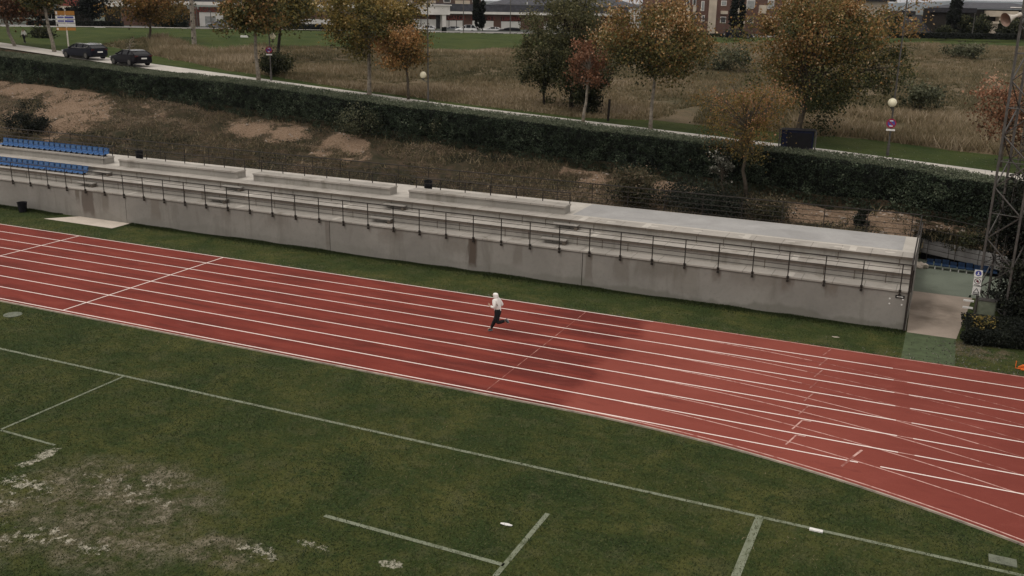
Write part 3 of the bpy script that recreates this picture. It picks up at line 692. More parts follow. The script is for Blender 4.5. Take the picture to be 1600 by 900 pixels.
# ---------------- blue seats
def seat_parts(root, sc=1):
    sh = MB()
    # seat pan with a turned-down front and rolled sides
    N = 5; prof = [(-.20, -.035), (-.185, .0), (0, -.012), (.16, .0), (.185, .02)]
    for (y0, z0), (y1, z1) in zip(prof[:-1], prof[1:]):
        for (xa, xb, lift_a, lift_b) in ((-.20, -.15, .03, 0), (-.15, .15, 0, 0), (.15, .20, 0, .03)):
            for dz in (0, -.012):
                sh.quad((xa, y0, z0+lift_a+dz), (xb, y0, z0+lift_b+dz), (xb, y1, z1+lift_b+dz), (xa, y1, z1+lift_a+dz))
    o = sh.build('seat_pan', 'blue_seat', root); o.location = (0, 0, .14)
    bk = MB(); prof = [(.185, .02), (.205, .10), (.225, .22), (.235, .33), (.225, .355)]
    for (y0, z0), (y1, z1) in zip(prof[:-1], prof[1:]):
        for (xa, xb, la, lb) in ((-.20, -.16, -.025, 0), (-.16, .16, 0, 0), (.16, .20, 0, -.025)):
            for dy in (0, .014):
                bk.quad((xa, y0+la+dy, z0), (xb, y0+lb+dy, z0), (xb, y1+lb+dy, z1), (xa, y1+la+dy, z1))
    o = bk.build('backrest', 'blue_seat', root); o.location = (0, 0, .14)
    o = MB().box(-.15, .15, .150, .178, .14, .30).build('back_panel', 'blue_seat_pale', root); o.location = (0, .02, .0+.14)
    MB().box(-.03, .03, -.10, .12, 0, .13).build('bracket', 'rail', root)
ORD = ['first', 'second', 'third', 'fourth', 'fifth', 'sixth', 'seventh', 'eighth', 'ninth', 'tenth', 'eleventh', 'twelfth', 'thirteenth', 'fourteenth', 'fifteenth', 'sixteenth', 'seventeenth', 'eighteenth', 'nineteenth', 'twentieth', 'twenty-first', 'twenty-second']
s0 = empty('blue_seat', (-46.33, 43.55, 3.02), 'first blue plastic seat from the right end of the upper row', 'seat', 'upper row of blue seats'); seat_parts(s0)
index_children()
for k in range(1, 20):
    c = copy_tree(s0); c.location = (-46.33-.452*k, 43.55, 3.02); c['label'] = ORD[k]+' blue plastic seat from the right end of the upper row'
for k in range(17):
    c = copy_tree(s0); c.location = (-46.25-.452*k, 41.78, 2.17); c['group'] = 'lower row of blue seats'
    c['label'] = ORD[k]+' blue plastic seat from the right end of the lower row'

# ---------------- bins
def bin_(name, loc, r, h, label, grp=None, r2=None):
    root = empty(name, loc, label, 'bin', grp)
    mb = MB(); n = 18; r2 = r2 or r*.78
    rings = [(r2, 0), (r, h), (r*1.08, h), (r*1.08, h+.03), (r*.93, h+.03), (r2*.9, .05)]
    for rr, z in rings:
        for k in range(n): mb.v.append((rr*math.cos(2*math.pi*k/n), rr*math.sin(2*math.pi*k/n), z))
    for i in range(len(rings)-1):
        for k in range(n): mb.f.append((i*n+k, i*n+(k+1) % n, (i+1)*n+(k+1) % n, (i+1)*n+k))
    mb.build('bin_body', 'black', root)
    MB().tube([(r*1.08, 0, h*.8), (r*1.2, 0, h*.7), (r*1.0, 0, h*.6)], .015, 5).build('handle', 'rail', root)
    return root
bin_('litter_bin', (-49.2, 39.75, 0), .27, .56, 'black bucket bin on the grass at the foot of the grandstand wall')
bin_('litter_bin', (-44.55, 44.55, 2.604), .22, .72, 'dark bin behind the bench block just right of the blue seats', 'dark bins on the walkway', .2)
bin_('litter_bin', (-24.6, 44.45, 2.604), .22, .72, 'dark bin behind the bench block nearest the grey painted floor', 'dark bins on the walkway', .2)
# little white marker squares on the wall end
mk = empty('notice_plate', (-.95, 40.39, 1.4), 'small dark notice plate with a white strip high on the wall end', 'sign')
MB().box(-.17, .17, -.012, 0, -.06, .06).build('plate', 'black', mk); MB().box(-.12, .12, -.016, -.0125, -.02, .02).build('strip', 'white', mk)
for (x, z, nm) in ((-1.32, 1.28, 'upper left'), (-.83, 1.30, 'upper right'), (-1.31, 1.07, 'lower left'), (-.85, 1.08, 'lower right')):
    p_ = MB().tube([(x, 40.388, z), (x, 40.399, z)], .035, 8).build('wall_disc', 'white'); tag(p_, 'small white disc at the '+nm+' under the notice plate on the wall end', 'disc', 'white discs on the wall')

# ================================================================== right-hand corner: panels, railings, seats, tower
A_, B_, C_, D_ = np.array([-.62, 53.5]), np.array([2.1, 51.95]), np.array([4.1, 50.7]), np.array([9, 48.0])
wall = empty('retaining_wall', (-.62, 53.5, 0), 'low grey panel wall at the foot of the bank beyond the passage', 'wall'); 
for (p, q) in ((A_, B_), (B_, C_), (C_, D_)):
    n = 2
    for i in range(n):
        a = p+(q-p)*(i/n+.006); c = p+(q-p)*((i+1)/n-.006); d = (q-p)/np.linalg.norm(q-p); nn = np.array([-d[1], d[0]])*.1
        mb = MB(); P = [(a, 0), (c, 0), (c, 1), (a, 1)]
        for s_ in (0, 1):
            pass
        z0, z1 = .38, 1.1
        v = [(a[0], a[1], z0), (c[0], c[1], z0), (c[0], c[1], z1), (a[0], a[1], z1), (a[0]+nn[0], a[1]+nn[1], z0), (c[0]+nn[0], c[1]+nn[1], z0), (c[0]+nn[0], c[1]+nn[1], z1), (a[0]+nn[0], a[1]+nn[1], z1)]
        mb.v = [(x+.62, y-53.5, z) for x, y, z in v]; mb.f = [(0, 1, 2, 3), (5, 4, 7, 6), (3, 2, 6, 7), (0, 4, 5, 1), (1, 5, 6, 2), (4, 0, 3, 7)]
        mb.build('wall_panel', 'panel_grey', wall)
        mb = MB(); mb.v = [(x+.62+nn[0]*1.5, y-53.5+nn[1]*1.5, z-.39 if z < .5 else .39) for x, y, z in v]; mb.f = [(0, 1, 2, 3), (3, 2, 6, 7)]; mb.build('recess_shade', 'black', wall)  # black sheet standing in for the shade in the recess under the panels
pr = empty('panel_railing', (-.62, 53.4, 0), 'dark railing standing in front of the low grey panel wall', 'railing')
def onp(t, z, o=-.12):
    pts = [A_, B_, C_, D_]; L = [np.linalg.norm(pts[i+1]-pts[i]) for i in range(3)]; k = 0
    while k < 2 and t > L[k]: t -= L[k]; k += 1
    q = pts[k]+(pts[k+1]-pts[k])*t/L[k]; return (q[0]-.07, q[1]+o, z)
for z, r in ((1.66, .022), (.93, .014), (.66, .014)): rp_(MB().tube([onp(t, z) for t in (0, 1.5, 3.1, 4.5, 5.4, 8)], r, 5), 'rail', pr)
for t in (.5, 2.0, 3.5, 5.0, 6.5): rp_(MB().bar(onp(t, .0), onp(t, 1.66), .03), 'post', pr)
# concrete flank between stand and panels
tag(MB().box(-.86, -.64, 46.45, 53.5, 0, 1.3).build('flank_wall', 'concrete_plain'), 'short concrete wall running from the grandstand end to the panel wall', 'wall')
# row of stacked blue seats with pale feet
lower = 0
for k in range(9):
    x = -.05+.36*k; r_ = empty('court_seat', (x, 51.75-.04*k, 0.0), ORD[k]+' dark blue seat from the left in the row under the grey panel wall', 'seat', 'dark blue seats under the panel wall')
    if k in (0,): r_['label'] = 'first dark blue seat at the left end of the row under the grey panel wall'
    MB().box(-.16, .16, -.18, .18, .20, .25).build('seat_pan', 'blue_dark', r_)
    MB().box(-.15, .15, .13, .18, .25, .43+.03*(k % 3)).build('backrest', 'blue_dark', r_)
    for sx in (-.1,): MB().box(sx-.025, sx+.025, -.1, -.05, 0, .2).build('leg', 'white', r_)
bl = empty('stone_block', tuple(gz(1437, 419, 0)), 'pale rubble block beside the end of the dark blue seat row', 'block')
mb = MB(); bm = bmesh.new(); bmesh.ops.create_icosphere(bm, subdivisions=3, radius=.25)
for v in bm.verts: n_ = float(fbm(np.array(v.co.x*5), np.array(v.co.y*5+v.co.z*3), 4, 3)); v.co *= .85+n_*1.6; v.co.z = v.co.z*.8+.14; v.co.x *= 1.5
me = bpy.data.meshes.new('rubble'); bm.to_mesh(me); bm.free(); link('rubble', me, 'pale_slab', bl)

# lattice tower
TB = [np.array(p) for p in ((1.94, 43.40), (3.02, 42.95), (3.46, 44.02), (2.38, 44.47))]
tw = empty('lattice_tower', (1.94, 43.4, 0), 'tall grey steel lattice tower at the right edge behind the low hedge', 'tower')
HT = 17.5
for i, p in enumerate(TB): rp_(MB().bar((p[0], p[1], 0), (p[0], p[1], HT), .085), 'leg', tw)
tw_n = int(HT/1.05)
mbz = MB()
for k in range(tw_n):
    z0, z1 = .35+k*1.05, .35+(k+1)*1.05
    for f in range(4):
        a, c = TB[f], TB[(f+1) % 4]
        (za, zc) = (z0, z1) if (k+f) % 2 else (z1, z0)
        mbz.bar((*a, za), (*c, zc), .042)
        if k % 2 == 0: mbz.bar((*a, z0), (*c, z0), .03)
rp_(mbz, 'bracing', tw, 'steel')
lad = MB(); la = TB[0]*.35+TB[3]*.65; lb_ = TB[0]*.15+TB[3]*.85
la = la+np.array([.45, .1]); lb_ = lb_+np.array([.45, .1])
for q in (la, lb_): lad.bar((*q, 0.2), (*q, HT), .03)
for k in range(56): lad.bar((*la, .4+k*.3), (*lb_, .4+k*.3), .018)
rp_(lad, 'ladder', tw, 'steel')
for c in [o for o in bpy.data.objects if o.parent is tw and o.name.startswith('leg')]: c.data.materials.clear(); c.data.materials.append(MAT['steel'])
# signs strapped to the tower leg
def signpanel(yc, w, h, label, kind):
    p = gY(1527 + (442-yc)*.13, yc, 43.25)
    r_ = empty('safety_sign', tuple(p), label, 'sign', None, math.radians(-2))
    MB().box(-w/2, w/2, 0, .012, -h/2, h/2).build('plate', 'white', r_)
    def disc(rad, y, z, mat, name, n=20): 
        m_ = MB(); m_.poly([(rad*math.cos(2*math.pi*k/n), y, z+rad*math.sin(2*math.pi*k/n)) for k in range(n)]); return m_.build(name, mat, r_)
    if kind == 0: disc(.115, -.003, .01, 'blue_sign', 'disc'); MB().box(-.02, .02, -.006, -.004, -.05, .07).build('symbol', 'white', r_); MB().box(-.05, .05, -.006, -.0045, -.06, -.03).build('symbol', 'white', r_)
    if kind == 1:
        disc(.12, -.003, .03, 'black', 'ring'); disc(.095, -.005, .03, 'white', 'disc')
        m_ = MB(); m_.poly([(-.05, -.007, .0), (.03, -.007, -.03), (.055, -.007, .04), (.0, -.007, .09), (-.04, -.007, .06)]); m_.build('symbol', 'black', r_)
        m_ = MB(); m_.quad((-.08, -.009, .09), (-.065, -.009, .105), (.08, -.009, -.03), (.065, -.009, -.045)); m_.build('slash', 'red_sign', r_)
        MB().box(-.11, .11, -.004, -.002, -.15, -.12).build('text_strip', 'black', r_)
    if kind == 2:
        m_ = MB()
        for a, c in (((-.11, -.08), (.0, .11)), ((.0, .11), (.11, -.08)), ((.11, -.08), (-.11, -.08))): m_.bar((a[0], -.006, a[1]), (c[0], -.006, c[1]), .018)
        m_.build('triangle', 'black', r_); MB().box(-.12, .12, -.006, -.002, -.165, -.125).build('text_strip', 'black', r_)
signpanel(427.5, .30, .30, 'small white sign with a blue disc, topmost of the three on the tower leg', 0)
signpanel(440.5, .30, .34, 'white prohibition sign with a crossed round symbol, middle of the three on the tower leg', 1)
signpanel(454.5, .30, .36, 'white warning sign with a black triangle, lowest of the three on the tower leg', 2)
cb = empty('electrical_cabinet', (2.33, 42.95, 0), 'grey-green metal cabinet inside the foot of the lattice tower', 'cabinet')
MB().box(-.33, .33, -.02, .35, .10, .98).build('cabinet_body', 'cabinet', cb); MB().box(-.30, .30, -.045, -.022, .14, .94).build('door', 'cabinet', cb); MB().box(-.36, .36, -.05, .38, .983, 1.02).build('lid', 'steel', cb)
for z, nm in ((.75, 'upper'), (.45, 'lower')):
    tag(MB().box(1.45, 1.85, 43.5, 43.62, z-.03, z+.03).build('white_board', 'white'), nm+' white board of a low barrier beside the foot of the tower', 'board')
# horn loudspeaker on the tower
hs = empty('horn_speaker', tuple(gY(1590, 24, 43.15)), 'large cream horn loudspeaker mounted high on the lattice tower', 'loudspeaker')
d = Vector((-.72, -.62, -.30)).normalized(); mb = MB(); prof = [(-.02, .055), (.10, .06), (.22, .09), (.36, .14), (.47, .20), (.54, .255), (.56, .27)]
mb.tube([d*t for t, r in prof], [r for t, r in prof], 20, cap=False); mb.build('horn_bell', 'horn', hs, True)
mb = MB(); mb.tube([d*(t+.004) for t, r in prof[1:]][::-1], [max(r-.012, .01) for t, r in prof[1:]][::-1], 20, cap=False); mb.build('bell_inside', 'horn_in', hs, True)
mb = MB(); mb.tube([d*-.16, d*-.14, d*-.02], [.05, .085, .085], 14); mb.build('driver_unit', 'horn', hs)
mb = MB(); mb.bar(d*-.05, Vector((.35, .25, -.1)), .04); mb.build('mounting_arm', 'steel', hs)
# orange training hurdle lying by the track, cut by the picture edge
p = gz(1592, 577, 0)
oh = empty('training_hurdle', tuple(p), 'bright orange training hurdle lying on the grass at the right edge', 'hurdle')
MB().tube([(-.12, 0, .30), (-.12, 0, .03), (.25, -.05, .03), (.6, -.1, .03)], .018, 6).build('frame', 'orange', oh)
MB().tube([(.0, .1, .03), (.12, .0, .16), (.3, -.02, .18), (.6, -.05, .15)], .05, 6).build('bar', 'orange', oh)
MB().box(.05, .5, -.12, .12, .02, .06).build('foot', 'orange', oh)
# small things on the infield
tag(MB().tube([(-33.24, 25.8, 0), (-33.24, 25.8, .02)], .35, 20).build('drain_cover', 'cabinet'), 'round pale drain cover in the grass by the inside of the track', 'drain cover')
tag(MB().box(2.15, 2.75, 23.02, 23.38, 0, .025).build('pit_lid', 'cabinet'), 'square grey-green lid in the grass at the bottom right corner', 'lid')
m_ = MB(); p = gz(1275, 829.5, 0); m_.box(p[0]-.16, p[0]+.16, p[1]-.055, p[1]+.055, 0, .035); tag(m_.build('white_marker', 'white'), 'bright white marker brick lying on the long pitch line', 'marker')
def paper(name, p, s, label, mat='white'):
    n = 9; P = []
    for k in range(n):
        a = 2*math.pi*k/n; r = s*(.55+.45*random.random()); P.append((p[0]+r*1.6*math.cos(a), p[1]+r*.55*math.sin(a), p[2]+.012+.02*random.random()))
    m_ = MB(); m_.poly(P); m_.poly([(x, y, p[2]) for x, y, z in P][::-1]); return tag(m_.build(name, mat), label, 'litter')
paper('paint_splash', gz(790, 820, 0), .16, 'patch of white paint spilt on the grass near the short pitch line')
paper('litter', gz(1305, 527, 0), .13, 'crumpled white scrap on the grass between the track and the wall', 'pale_slab')

# ================================================================== HEDGE
def hedge_geo(x):
    zb, zt = float(zhb(x)), float(zht(x)); a = hedgebase(np.array(x)); n = np.array([NRM[0], NRM[1], 0]); return a, n, zb, zt
hx_ = np.arange(-112, 20, .8); prof = []
for x in hx_:
    a, n, zb, zt = hedge_geo(x); h = zt-zb; w = .12*float(fbm(np.array(x*.6), np.array(2.), 3, 3)); row = []
    for (o_, t_) in ((.62, -.12), (.50, .15), (.48, .55), (.50, .86), (.62, .955), (1.1, None), (1.75, None), (1.98, .85), (2.0, .3), (1.9, -.1)):
        row.append([a[0]+n[0]*(o_+w), a[1]+n[1]*(o_+w), (float(crest(x, o_))-.10 if t_ is None else zb+h*t_+w*.5)])
    prof.append(row)
hd = empty('hedge', (-5, 54, 1.5), 'long clipped dark evergreen hedge along the crest of the bank', 'hedge')
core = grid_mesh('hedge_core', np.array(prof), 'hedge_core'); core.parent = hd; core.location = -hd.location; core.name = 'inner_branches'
def hedge_pts(n, face):
    x = RNG.uniform(-108, 14, n); base = hedgebase(x); zb, zt = zhb(x), zht(x)
    if face == 'front': o_ = RNG.exponential(.09, n)-.03; t_ = RNG.uniform(-.02, 1.0, n); o_ = o_+np.clip(t_-.9, 0, 1)*2.5*RNG.uniform(0, 1, n)
    elif face == 'top': o_ = RNG.uniform(.0, 1.85, n); t_ = 1.0+RNG.normal(0, .016, n)
    else: o_ = 2.0+RNG.normal(0, .06, n); t_ = RNG.uniform(.1, 1, n)
    bulge = fbm(x*.55, t_*1.6, 5, 4)*.7+fbm(x*2.2, t_*6, 15, 3)*.35
    if face == 'front': o_ = o_-bulge
    z = zb+(zt-zb)*t_ if face != 'top' else crest(x, o_)+(t_-1)*2.5+fbm(x*.5, o_*.8, 8, 3)*.22
    P = np.stack([base[:, 0]+NRM[0]*o_, base[:, 1]+NRM[1]*o_, z], 1); return P, x, t_
P, x, t_ = hedge_pts(150000, 'front'); k = vnoise(x*3.2, t_*9, 3); keep = k+RNG.uniform(-.3, .3, len(x)) > .30
ti = .36+fbm(x*.9, t_*3, 6, 4)*.9+(k-.5)*.35+RNG.normal(0, .17, len(x))+np.where(RNG.uniform(0, 1, len(x)) > .988, .5, 0)
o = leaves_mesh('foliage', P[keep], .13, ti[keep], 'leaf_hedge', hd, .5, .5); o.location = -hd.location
P, x, t_ = hedge_pts(75000, 'top'); o = leaves_mesh('top_foliage', P, .105, .50+fbm(x*.9, t_*3, 2, 3)*.5+RNG.normal(0, .17, len(x)), 'leaf_hedge_top_lit', hd, -.2, .6); o.location = -hd.location
n = 2600; x = RNG.uniform(-108, 14, n); b0 = hedgebase(x); o_ = RNG.uniform(.2, 1.9, n); Q = np.stack([b0[:, 0]+NRM[0]*o_, b0[:, 1]+NRM[1]*o_, crest(x, o_)-.05], 1)
clump = vnoise(x*.7, x*0+3, 31)
o = blades_mesh('twigs', Q, RNG.uniform(.08, .22, n)+.30*np.clip(clump-.62, 0, 1), .35, .045, RNG.uniform(.35, 1, n), 'leaf_hedge_top_lit', hd); o.location = -hd.location

# ================================================================== TREES
def tree(name, label, base, ctop, cbot, cw, mat, bark='bark', r0=.12, nleaf=7000, leaf=.2, nclump=60, shift=(0, 0), lean=(0, 0), seed=1, dens=.75, bias=0.0, group=None, limbs=26, tintbias=0.0, flat=1.0, clr=.5, cat='tree', droop=0.0, spread=.24, hue=None):
    """base: point on the ground; ctop/cbot: heights of crown top and bottom above the base; cw: crown width"""
    r = np.random.default_rng(seed); root = empty(name, tuple(base), label, cat, group)
    H = (ctop+cbot)/2; rz = (ctop-cbot)/2; rx = cw/2
    cx, cy = shift
    # clump centres
    C = []
    tries = 0
    while len(C) < nclump and tries < nclump*60:
        tries += 1
        d = r.normal(size=3); d /= np.linalg.norm(d); rad = r.uniform(.30, 1.0)**.55
        rr = 1+.22*math.sin(3*math.atan2(d[1], d[0])+seed)+.2*math.sin(5*d[2]+seed*2)+.16*math.sin(7*d[0]*rad+seed*3)
        q = d*rad*rr*.86
        if r.uniform() > dens+.2: continue
        C.append([cx+q[0]*rx, cy+q[1]*rx*.92, H+q[2]*rz*(1.0 if q[2] > 0 else 1.0-.25*abs(q[0]))])
    C = np.array(C)
    # trunk with limbs
    tb = MB(); top = Vector((cx*.7+lean[0], cy*.7+lean[1], H+rz*.35)); fork = Vector((cx*.35+lean[0]*.6, cy*.35+lean[1]*.6, cbot+.12*(ctop-cbot)))
    mid = fork*.5+Vector((r.normal()*.08, r.normal()*.08, 0)); 
    tb.tube([(0, 0, -.15), (mid.x*.3, mid.y*.3, fork.z*.22), mid, fork, fork*.5+top*.5, top], [r0*1.25, r0*1.02, r0*.9, r0*.78, r0*.45, r0*.12], 8)
    idx = r.permutation(len(C))[:limbs]
    for i in idx:
        c = Vector(C[i]); s = r.uniform(0, .65)*min(1, max(0, (c.z-cbot)/(ctop-cbot)*1.6)); st = fork.lerp(top, s)
        m1 = st.lerp(c, .45)+Vector((r.normal()*.12, r.normal()*.12, .10*(c-st).length)); m2 = st.lerp(c, .78)+Vector((r.normal()*.08, r.normal()*.08, .06*(c-st).length))
        tb.tube([st, m1, m2, c], [r0*.40, r0*.28, r0*.18, r0*.08], 5, False)
        for _ in range(2):
            e = c+Vector(r.normal(size=3)*.30*rx*.5); tb.tube([m1.lerp(m2, .7), (m2+e)/2, e], [r0*.12, r0*.07, r0*.025], 4, False)
    tb.build('trunk', bark, root, True)
    # leaves
    per = r.dirichlet(np.ones(len(C))*3)*nleaf; L = []; T = []
    for c, k in zip(C, per):
        k = int(k); sg = spread*.86*rx*r.uniform(.55, 1.25)
        p = r.normal(size=(k, 3))*[sg, sg, sg*.72*flat]; p[:, 2] -= droop*np.abs(r.normal(size=k))
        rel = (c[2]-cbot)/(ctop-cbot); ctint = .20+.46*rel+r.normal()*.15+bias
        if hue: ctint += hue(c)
        L.append(p+c); T.append(ctint+r.normal(0, .17, k)+(r.uniform(0, 1, k) > .95)*.35+p[:, 2]/max(sg, .01)*.045)  # a few leaves take a brighter tint as painted highlights
    L = np.concatenate(L); T = np.concatenate(T)+tintbias
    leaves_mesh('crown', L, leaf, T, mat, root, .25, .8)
    return root
def tree_px(name, label, bx, by, xl, xr, yt, yb, mat, o=None, base=None, **k):
    b = base if base is not None else (sp(bx, by, o) if o is not None else field_at(bx, by))
    D = (np.asarray(b)-EYE)@FWD; ppm = FPX/D
    # height at which the vertical through the base reaches yb / yt
    ct, cb_ = height_to(b, yt), height_to(b, yb); cw = (xr-xl)/ppm
    midz = (ct+cb_)/2; mx = proj((b[0], b[1], b[2]+midz))[0]; dx = ((xl+xr)/2-mx)/ppm
    sh = (dx*RGT[0], dx*RGT[1])
    return tree(name, label, b, ct, cb_, cw, mat, shift=sh, **k)
GRP = 'autumn trees along the pavement'
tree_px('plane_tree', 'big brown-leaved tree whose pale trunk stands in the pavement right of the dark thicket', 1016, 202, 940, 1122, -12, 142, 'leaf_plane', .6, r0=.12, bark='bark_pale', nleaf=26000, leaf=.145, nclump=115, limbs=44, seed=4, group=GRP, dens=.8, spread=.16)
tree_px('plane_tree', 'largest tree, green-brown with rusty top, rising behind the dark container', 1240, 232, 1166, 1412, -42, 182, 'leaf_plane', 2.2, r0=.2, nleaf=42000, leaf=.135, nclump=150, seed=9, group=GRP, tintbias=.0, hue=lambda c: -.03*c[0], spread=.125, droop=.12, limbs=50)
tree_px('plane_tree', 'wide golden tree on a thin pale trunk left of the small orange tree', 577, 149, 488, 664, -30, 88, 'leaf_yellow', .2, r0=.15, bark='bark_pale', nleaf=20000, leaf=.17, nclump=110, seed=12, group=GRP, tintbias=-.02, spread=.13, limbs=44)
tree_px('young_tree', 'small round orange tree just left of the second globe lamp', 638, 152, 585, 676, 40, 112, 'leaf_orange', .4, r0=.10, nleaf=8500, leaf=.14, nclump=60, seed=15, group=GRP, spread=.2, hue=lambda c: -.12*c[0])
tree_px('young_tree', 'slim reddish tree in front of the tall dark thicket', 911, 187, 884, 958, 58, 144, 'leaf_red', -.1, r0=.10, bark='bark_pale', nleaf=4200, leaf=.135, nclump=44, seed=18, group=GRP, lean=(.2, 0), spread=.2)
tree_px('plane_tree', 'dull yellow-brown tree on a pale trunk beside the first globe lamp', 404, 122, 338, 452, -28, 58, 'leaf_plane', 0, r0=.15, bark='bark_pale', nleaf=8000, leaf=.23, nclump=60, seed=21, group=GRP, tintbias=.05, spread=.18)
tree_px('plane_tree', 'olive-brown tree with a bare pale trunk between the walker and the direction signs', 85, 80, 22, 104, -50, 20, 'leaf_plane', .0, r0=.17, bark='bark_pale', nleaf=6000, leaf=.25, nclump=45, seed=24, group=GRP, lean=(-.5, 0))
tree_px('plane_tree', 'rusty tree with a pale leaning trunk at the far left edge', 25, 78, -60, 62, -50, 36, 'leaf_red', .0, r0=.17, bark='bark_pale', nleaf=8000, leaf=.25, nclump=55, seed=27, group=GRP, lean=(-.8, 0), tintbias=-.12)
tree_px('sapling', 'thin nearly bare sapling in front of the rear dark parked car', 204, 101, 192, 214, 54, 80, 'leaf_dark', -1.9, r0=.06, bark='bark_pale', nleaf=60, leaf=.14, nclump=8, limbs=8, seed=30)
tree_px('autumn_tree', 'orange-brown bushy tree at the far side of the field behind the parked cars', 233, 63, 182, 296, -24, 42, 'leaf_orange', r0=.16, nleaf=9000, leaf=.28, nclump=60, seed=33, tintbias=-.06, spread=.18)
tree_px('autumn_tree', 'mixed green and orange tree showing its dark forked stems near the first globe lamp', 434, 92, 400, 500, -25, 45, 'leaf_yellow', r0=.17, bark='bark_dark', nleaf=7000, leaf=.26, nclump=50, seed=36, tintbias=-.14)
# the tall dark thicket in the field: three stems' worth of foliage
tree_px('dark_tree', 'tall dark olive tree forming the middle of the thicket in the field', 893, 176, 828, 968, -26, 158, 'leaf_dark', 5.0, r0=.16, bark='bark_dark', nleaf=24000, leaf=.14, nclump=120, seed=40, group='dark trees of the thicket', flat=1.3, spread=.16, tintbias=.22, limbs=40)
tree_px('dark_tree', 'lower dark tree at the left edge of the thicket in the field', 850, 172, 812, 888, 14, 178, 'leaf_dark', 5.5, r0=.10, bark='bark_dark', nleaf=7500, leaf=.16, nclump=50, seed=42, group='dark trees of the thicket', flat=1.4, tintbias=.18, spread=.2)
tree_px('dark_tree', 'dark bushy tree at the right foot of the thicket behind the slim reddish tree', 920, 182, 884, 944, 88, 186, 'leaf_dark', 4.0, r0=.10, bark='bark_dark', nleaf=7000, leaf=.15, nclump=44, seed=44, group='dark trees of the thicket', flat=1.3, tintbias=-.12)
# tree and saplings growing on the bank before the hedge
def bank_at(x, y, o=HO-.8): return sp(x, y, o)
tree_px('autumn_tree', 'sparse golden tree growing on the bank before the hedge, near the dark container', 1166, 303, 1084, 1245, 116, 245, 'leaf_gold', base=bank_at(1166, 303), r0=.10, nleaf=7500, leaf=.10, nclump=80, seed=50, dens=.6, spread=.17, tintbias=.0, limbs=70)
tree_px('sapling', 'pale-leaved sapling left of the sparse golden tree on the bank', 1128, 303, 1102, 1150, 232, 292, 'leaf_pale', base=bank_at(1128, 303), r0=.045, bark='bark', nleaf=420, leaf=.12, nclump=22, limbs=18, seed=53, tintbias=.0)
tree_px('autumn_tree', 'rusty sparse tree in the field behind the lattice tower', 1562, 262, 1512, 1640, 122, 226, 'leaf_red', o=2.5, r0=.09, nleaf=3200, leaf=.15, nclump=44, seed=56, dens=.5, spread=.2)
# black evergreens behind the tower
tree('dark_evergreen', 'dense blackish evergreen filling the right edge behind the lattice tower', (4.35, 45.2, 0), 7.6, -.6, 4.3, 'leaf_pine', 'bark_dark', .16, 42000, .12, 170, seed=60, flat=1.2, spread=.2, cat='tree')
tree('dark_evergreen', 'low black shrub between the tower foot and the right edge', (4.15, 43.2, 0), 3.4, -.3, 2.9, 'leaf_pine', 'bark_dark', .08, 9000, .11, 60, seed=61, spread=.22, cat='shrub', tintbias=.05)
# low box hedge at the right corner
bx = empty('low_hedge', (1.45, 40.2, 0), 'low dark hedge at the foot of the lattice tower', 'hedge')
n = 30000; tx = RNG.uniform(0, 1, n); px_ = 1.40+tx*5.2; wy = RNG.uniform(0, 1, n); hz = .62+.25*fbm(px_*1.1, wy*2, 4, 3)+.12*np.sin(px_*2.1)
fz = RNG.uniform(0, 1, n); side = RNG.uniform(0, 1, n)
yy = np.where(side < .5, 39.95+.15*(px_-1.4)+RNG.normal(0, .09, n)-.2*np.sin(np.pi*fz), 40.0+.15*(px_-1.4)+wy*2.6); z_ = np.where(side < .5, fz*hz, hz*(1-.25*wy)+RNG.normal(0, .04, n))
px_ = px_+np.where(px_ < 1.8, .35*(1-np.sin(np.pi*np.clip(fz, .05, .95))), 0)
o = leaves_mesh('foliage', np.stack([px_, yy, z_], 1), .085, .40+fbm(px_*2, z_*3, 3, 3)*.6+RNG.normal(0, .16, n), 'leaf_pine', bx, .4); o.location = -bx.location
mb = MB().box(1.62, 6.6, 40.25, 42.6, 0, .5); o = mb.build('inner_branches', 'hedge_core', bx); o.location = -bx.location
n = 170; q = np.stack([RNG.normal(2.15, .28, n), RNG.normal(40.6, .2, n), RNG.uniform(.45, 1.0, n)], 1); o = leaves_mesh('yellowing_leaves', q, .10, RNG.uniform(.2, .6, n), 'leaf_yellow', bx, .2); o.location = -bx.location

def shrub_px(label, bx_, by_, w, yt, mat, base, n=2500, leaf=.12, seed=70, name='shrub', tint=0, **k):
    D = (np.asarray(base)-EYE)@FWD; ppm = FPX/D; h = height_to(base, yt)
    return tree(name, label, base, h, .02, w/ppm, mat, 'bark_dark', .04, n, leaf, 26, seed=seed, limbs=12, spread=.26, cat='shrub', tintbias=tint, **k)
def onbank(x, y):
    """nearest bank surface point on a sight line"""
    best = None
    for Pm in (BL, BR):
        V = Pm.reshape(-1, 3)-EYE; z = V@FWD; d = (800+FPX*(V@RGT)/z-x)**2+(450-FPX*(V@UPV)/z-y)**2; i = int(np.argmin(d))
        if best is None or d[i] < best[0]: best = (d[i], Pm.reshape(-1, 3)[i])
    return best[1]
shrub_px('round dark green bush on the bank above the upper blue seats', 48, 208, 66, 162, 'leaf_pine', onbank(48, 208), 5000, .11, 71, 'bush', .05)
shrub_px('loose grey-green broom bush leaning on the hedge above the middle of the grandstand', 566, 222, 92, 168, 'leaf_grey', onbank(566, 215), 2600, .12, 72, 'bush', .0, dens=.5)
shrub_px('upright pale grey bush against the hedge right of the broom bush', 684, 226, 40, 178, 'leaf_grey', onbank(684, 226), 1500, .12, 73, 'bush', .1)
shrub_px('tangled dark purple-brown bush on the bank behind the grey painted floor', 985, 325, 92, 268, 'scrub', onbank(985, 322), 4200, .12, 74, 'bush', -.22)
shrub_px('wide black-green bush just behind the walkway fence under the golden tree', 1105, 338, 135, 300, 'leaf_pine', onbank(1105, 336), 9000, .10, 75, 'bush', .0)
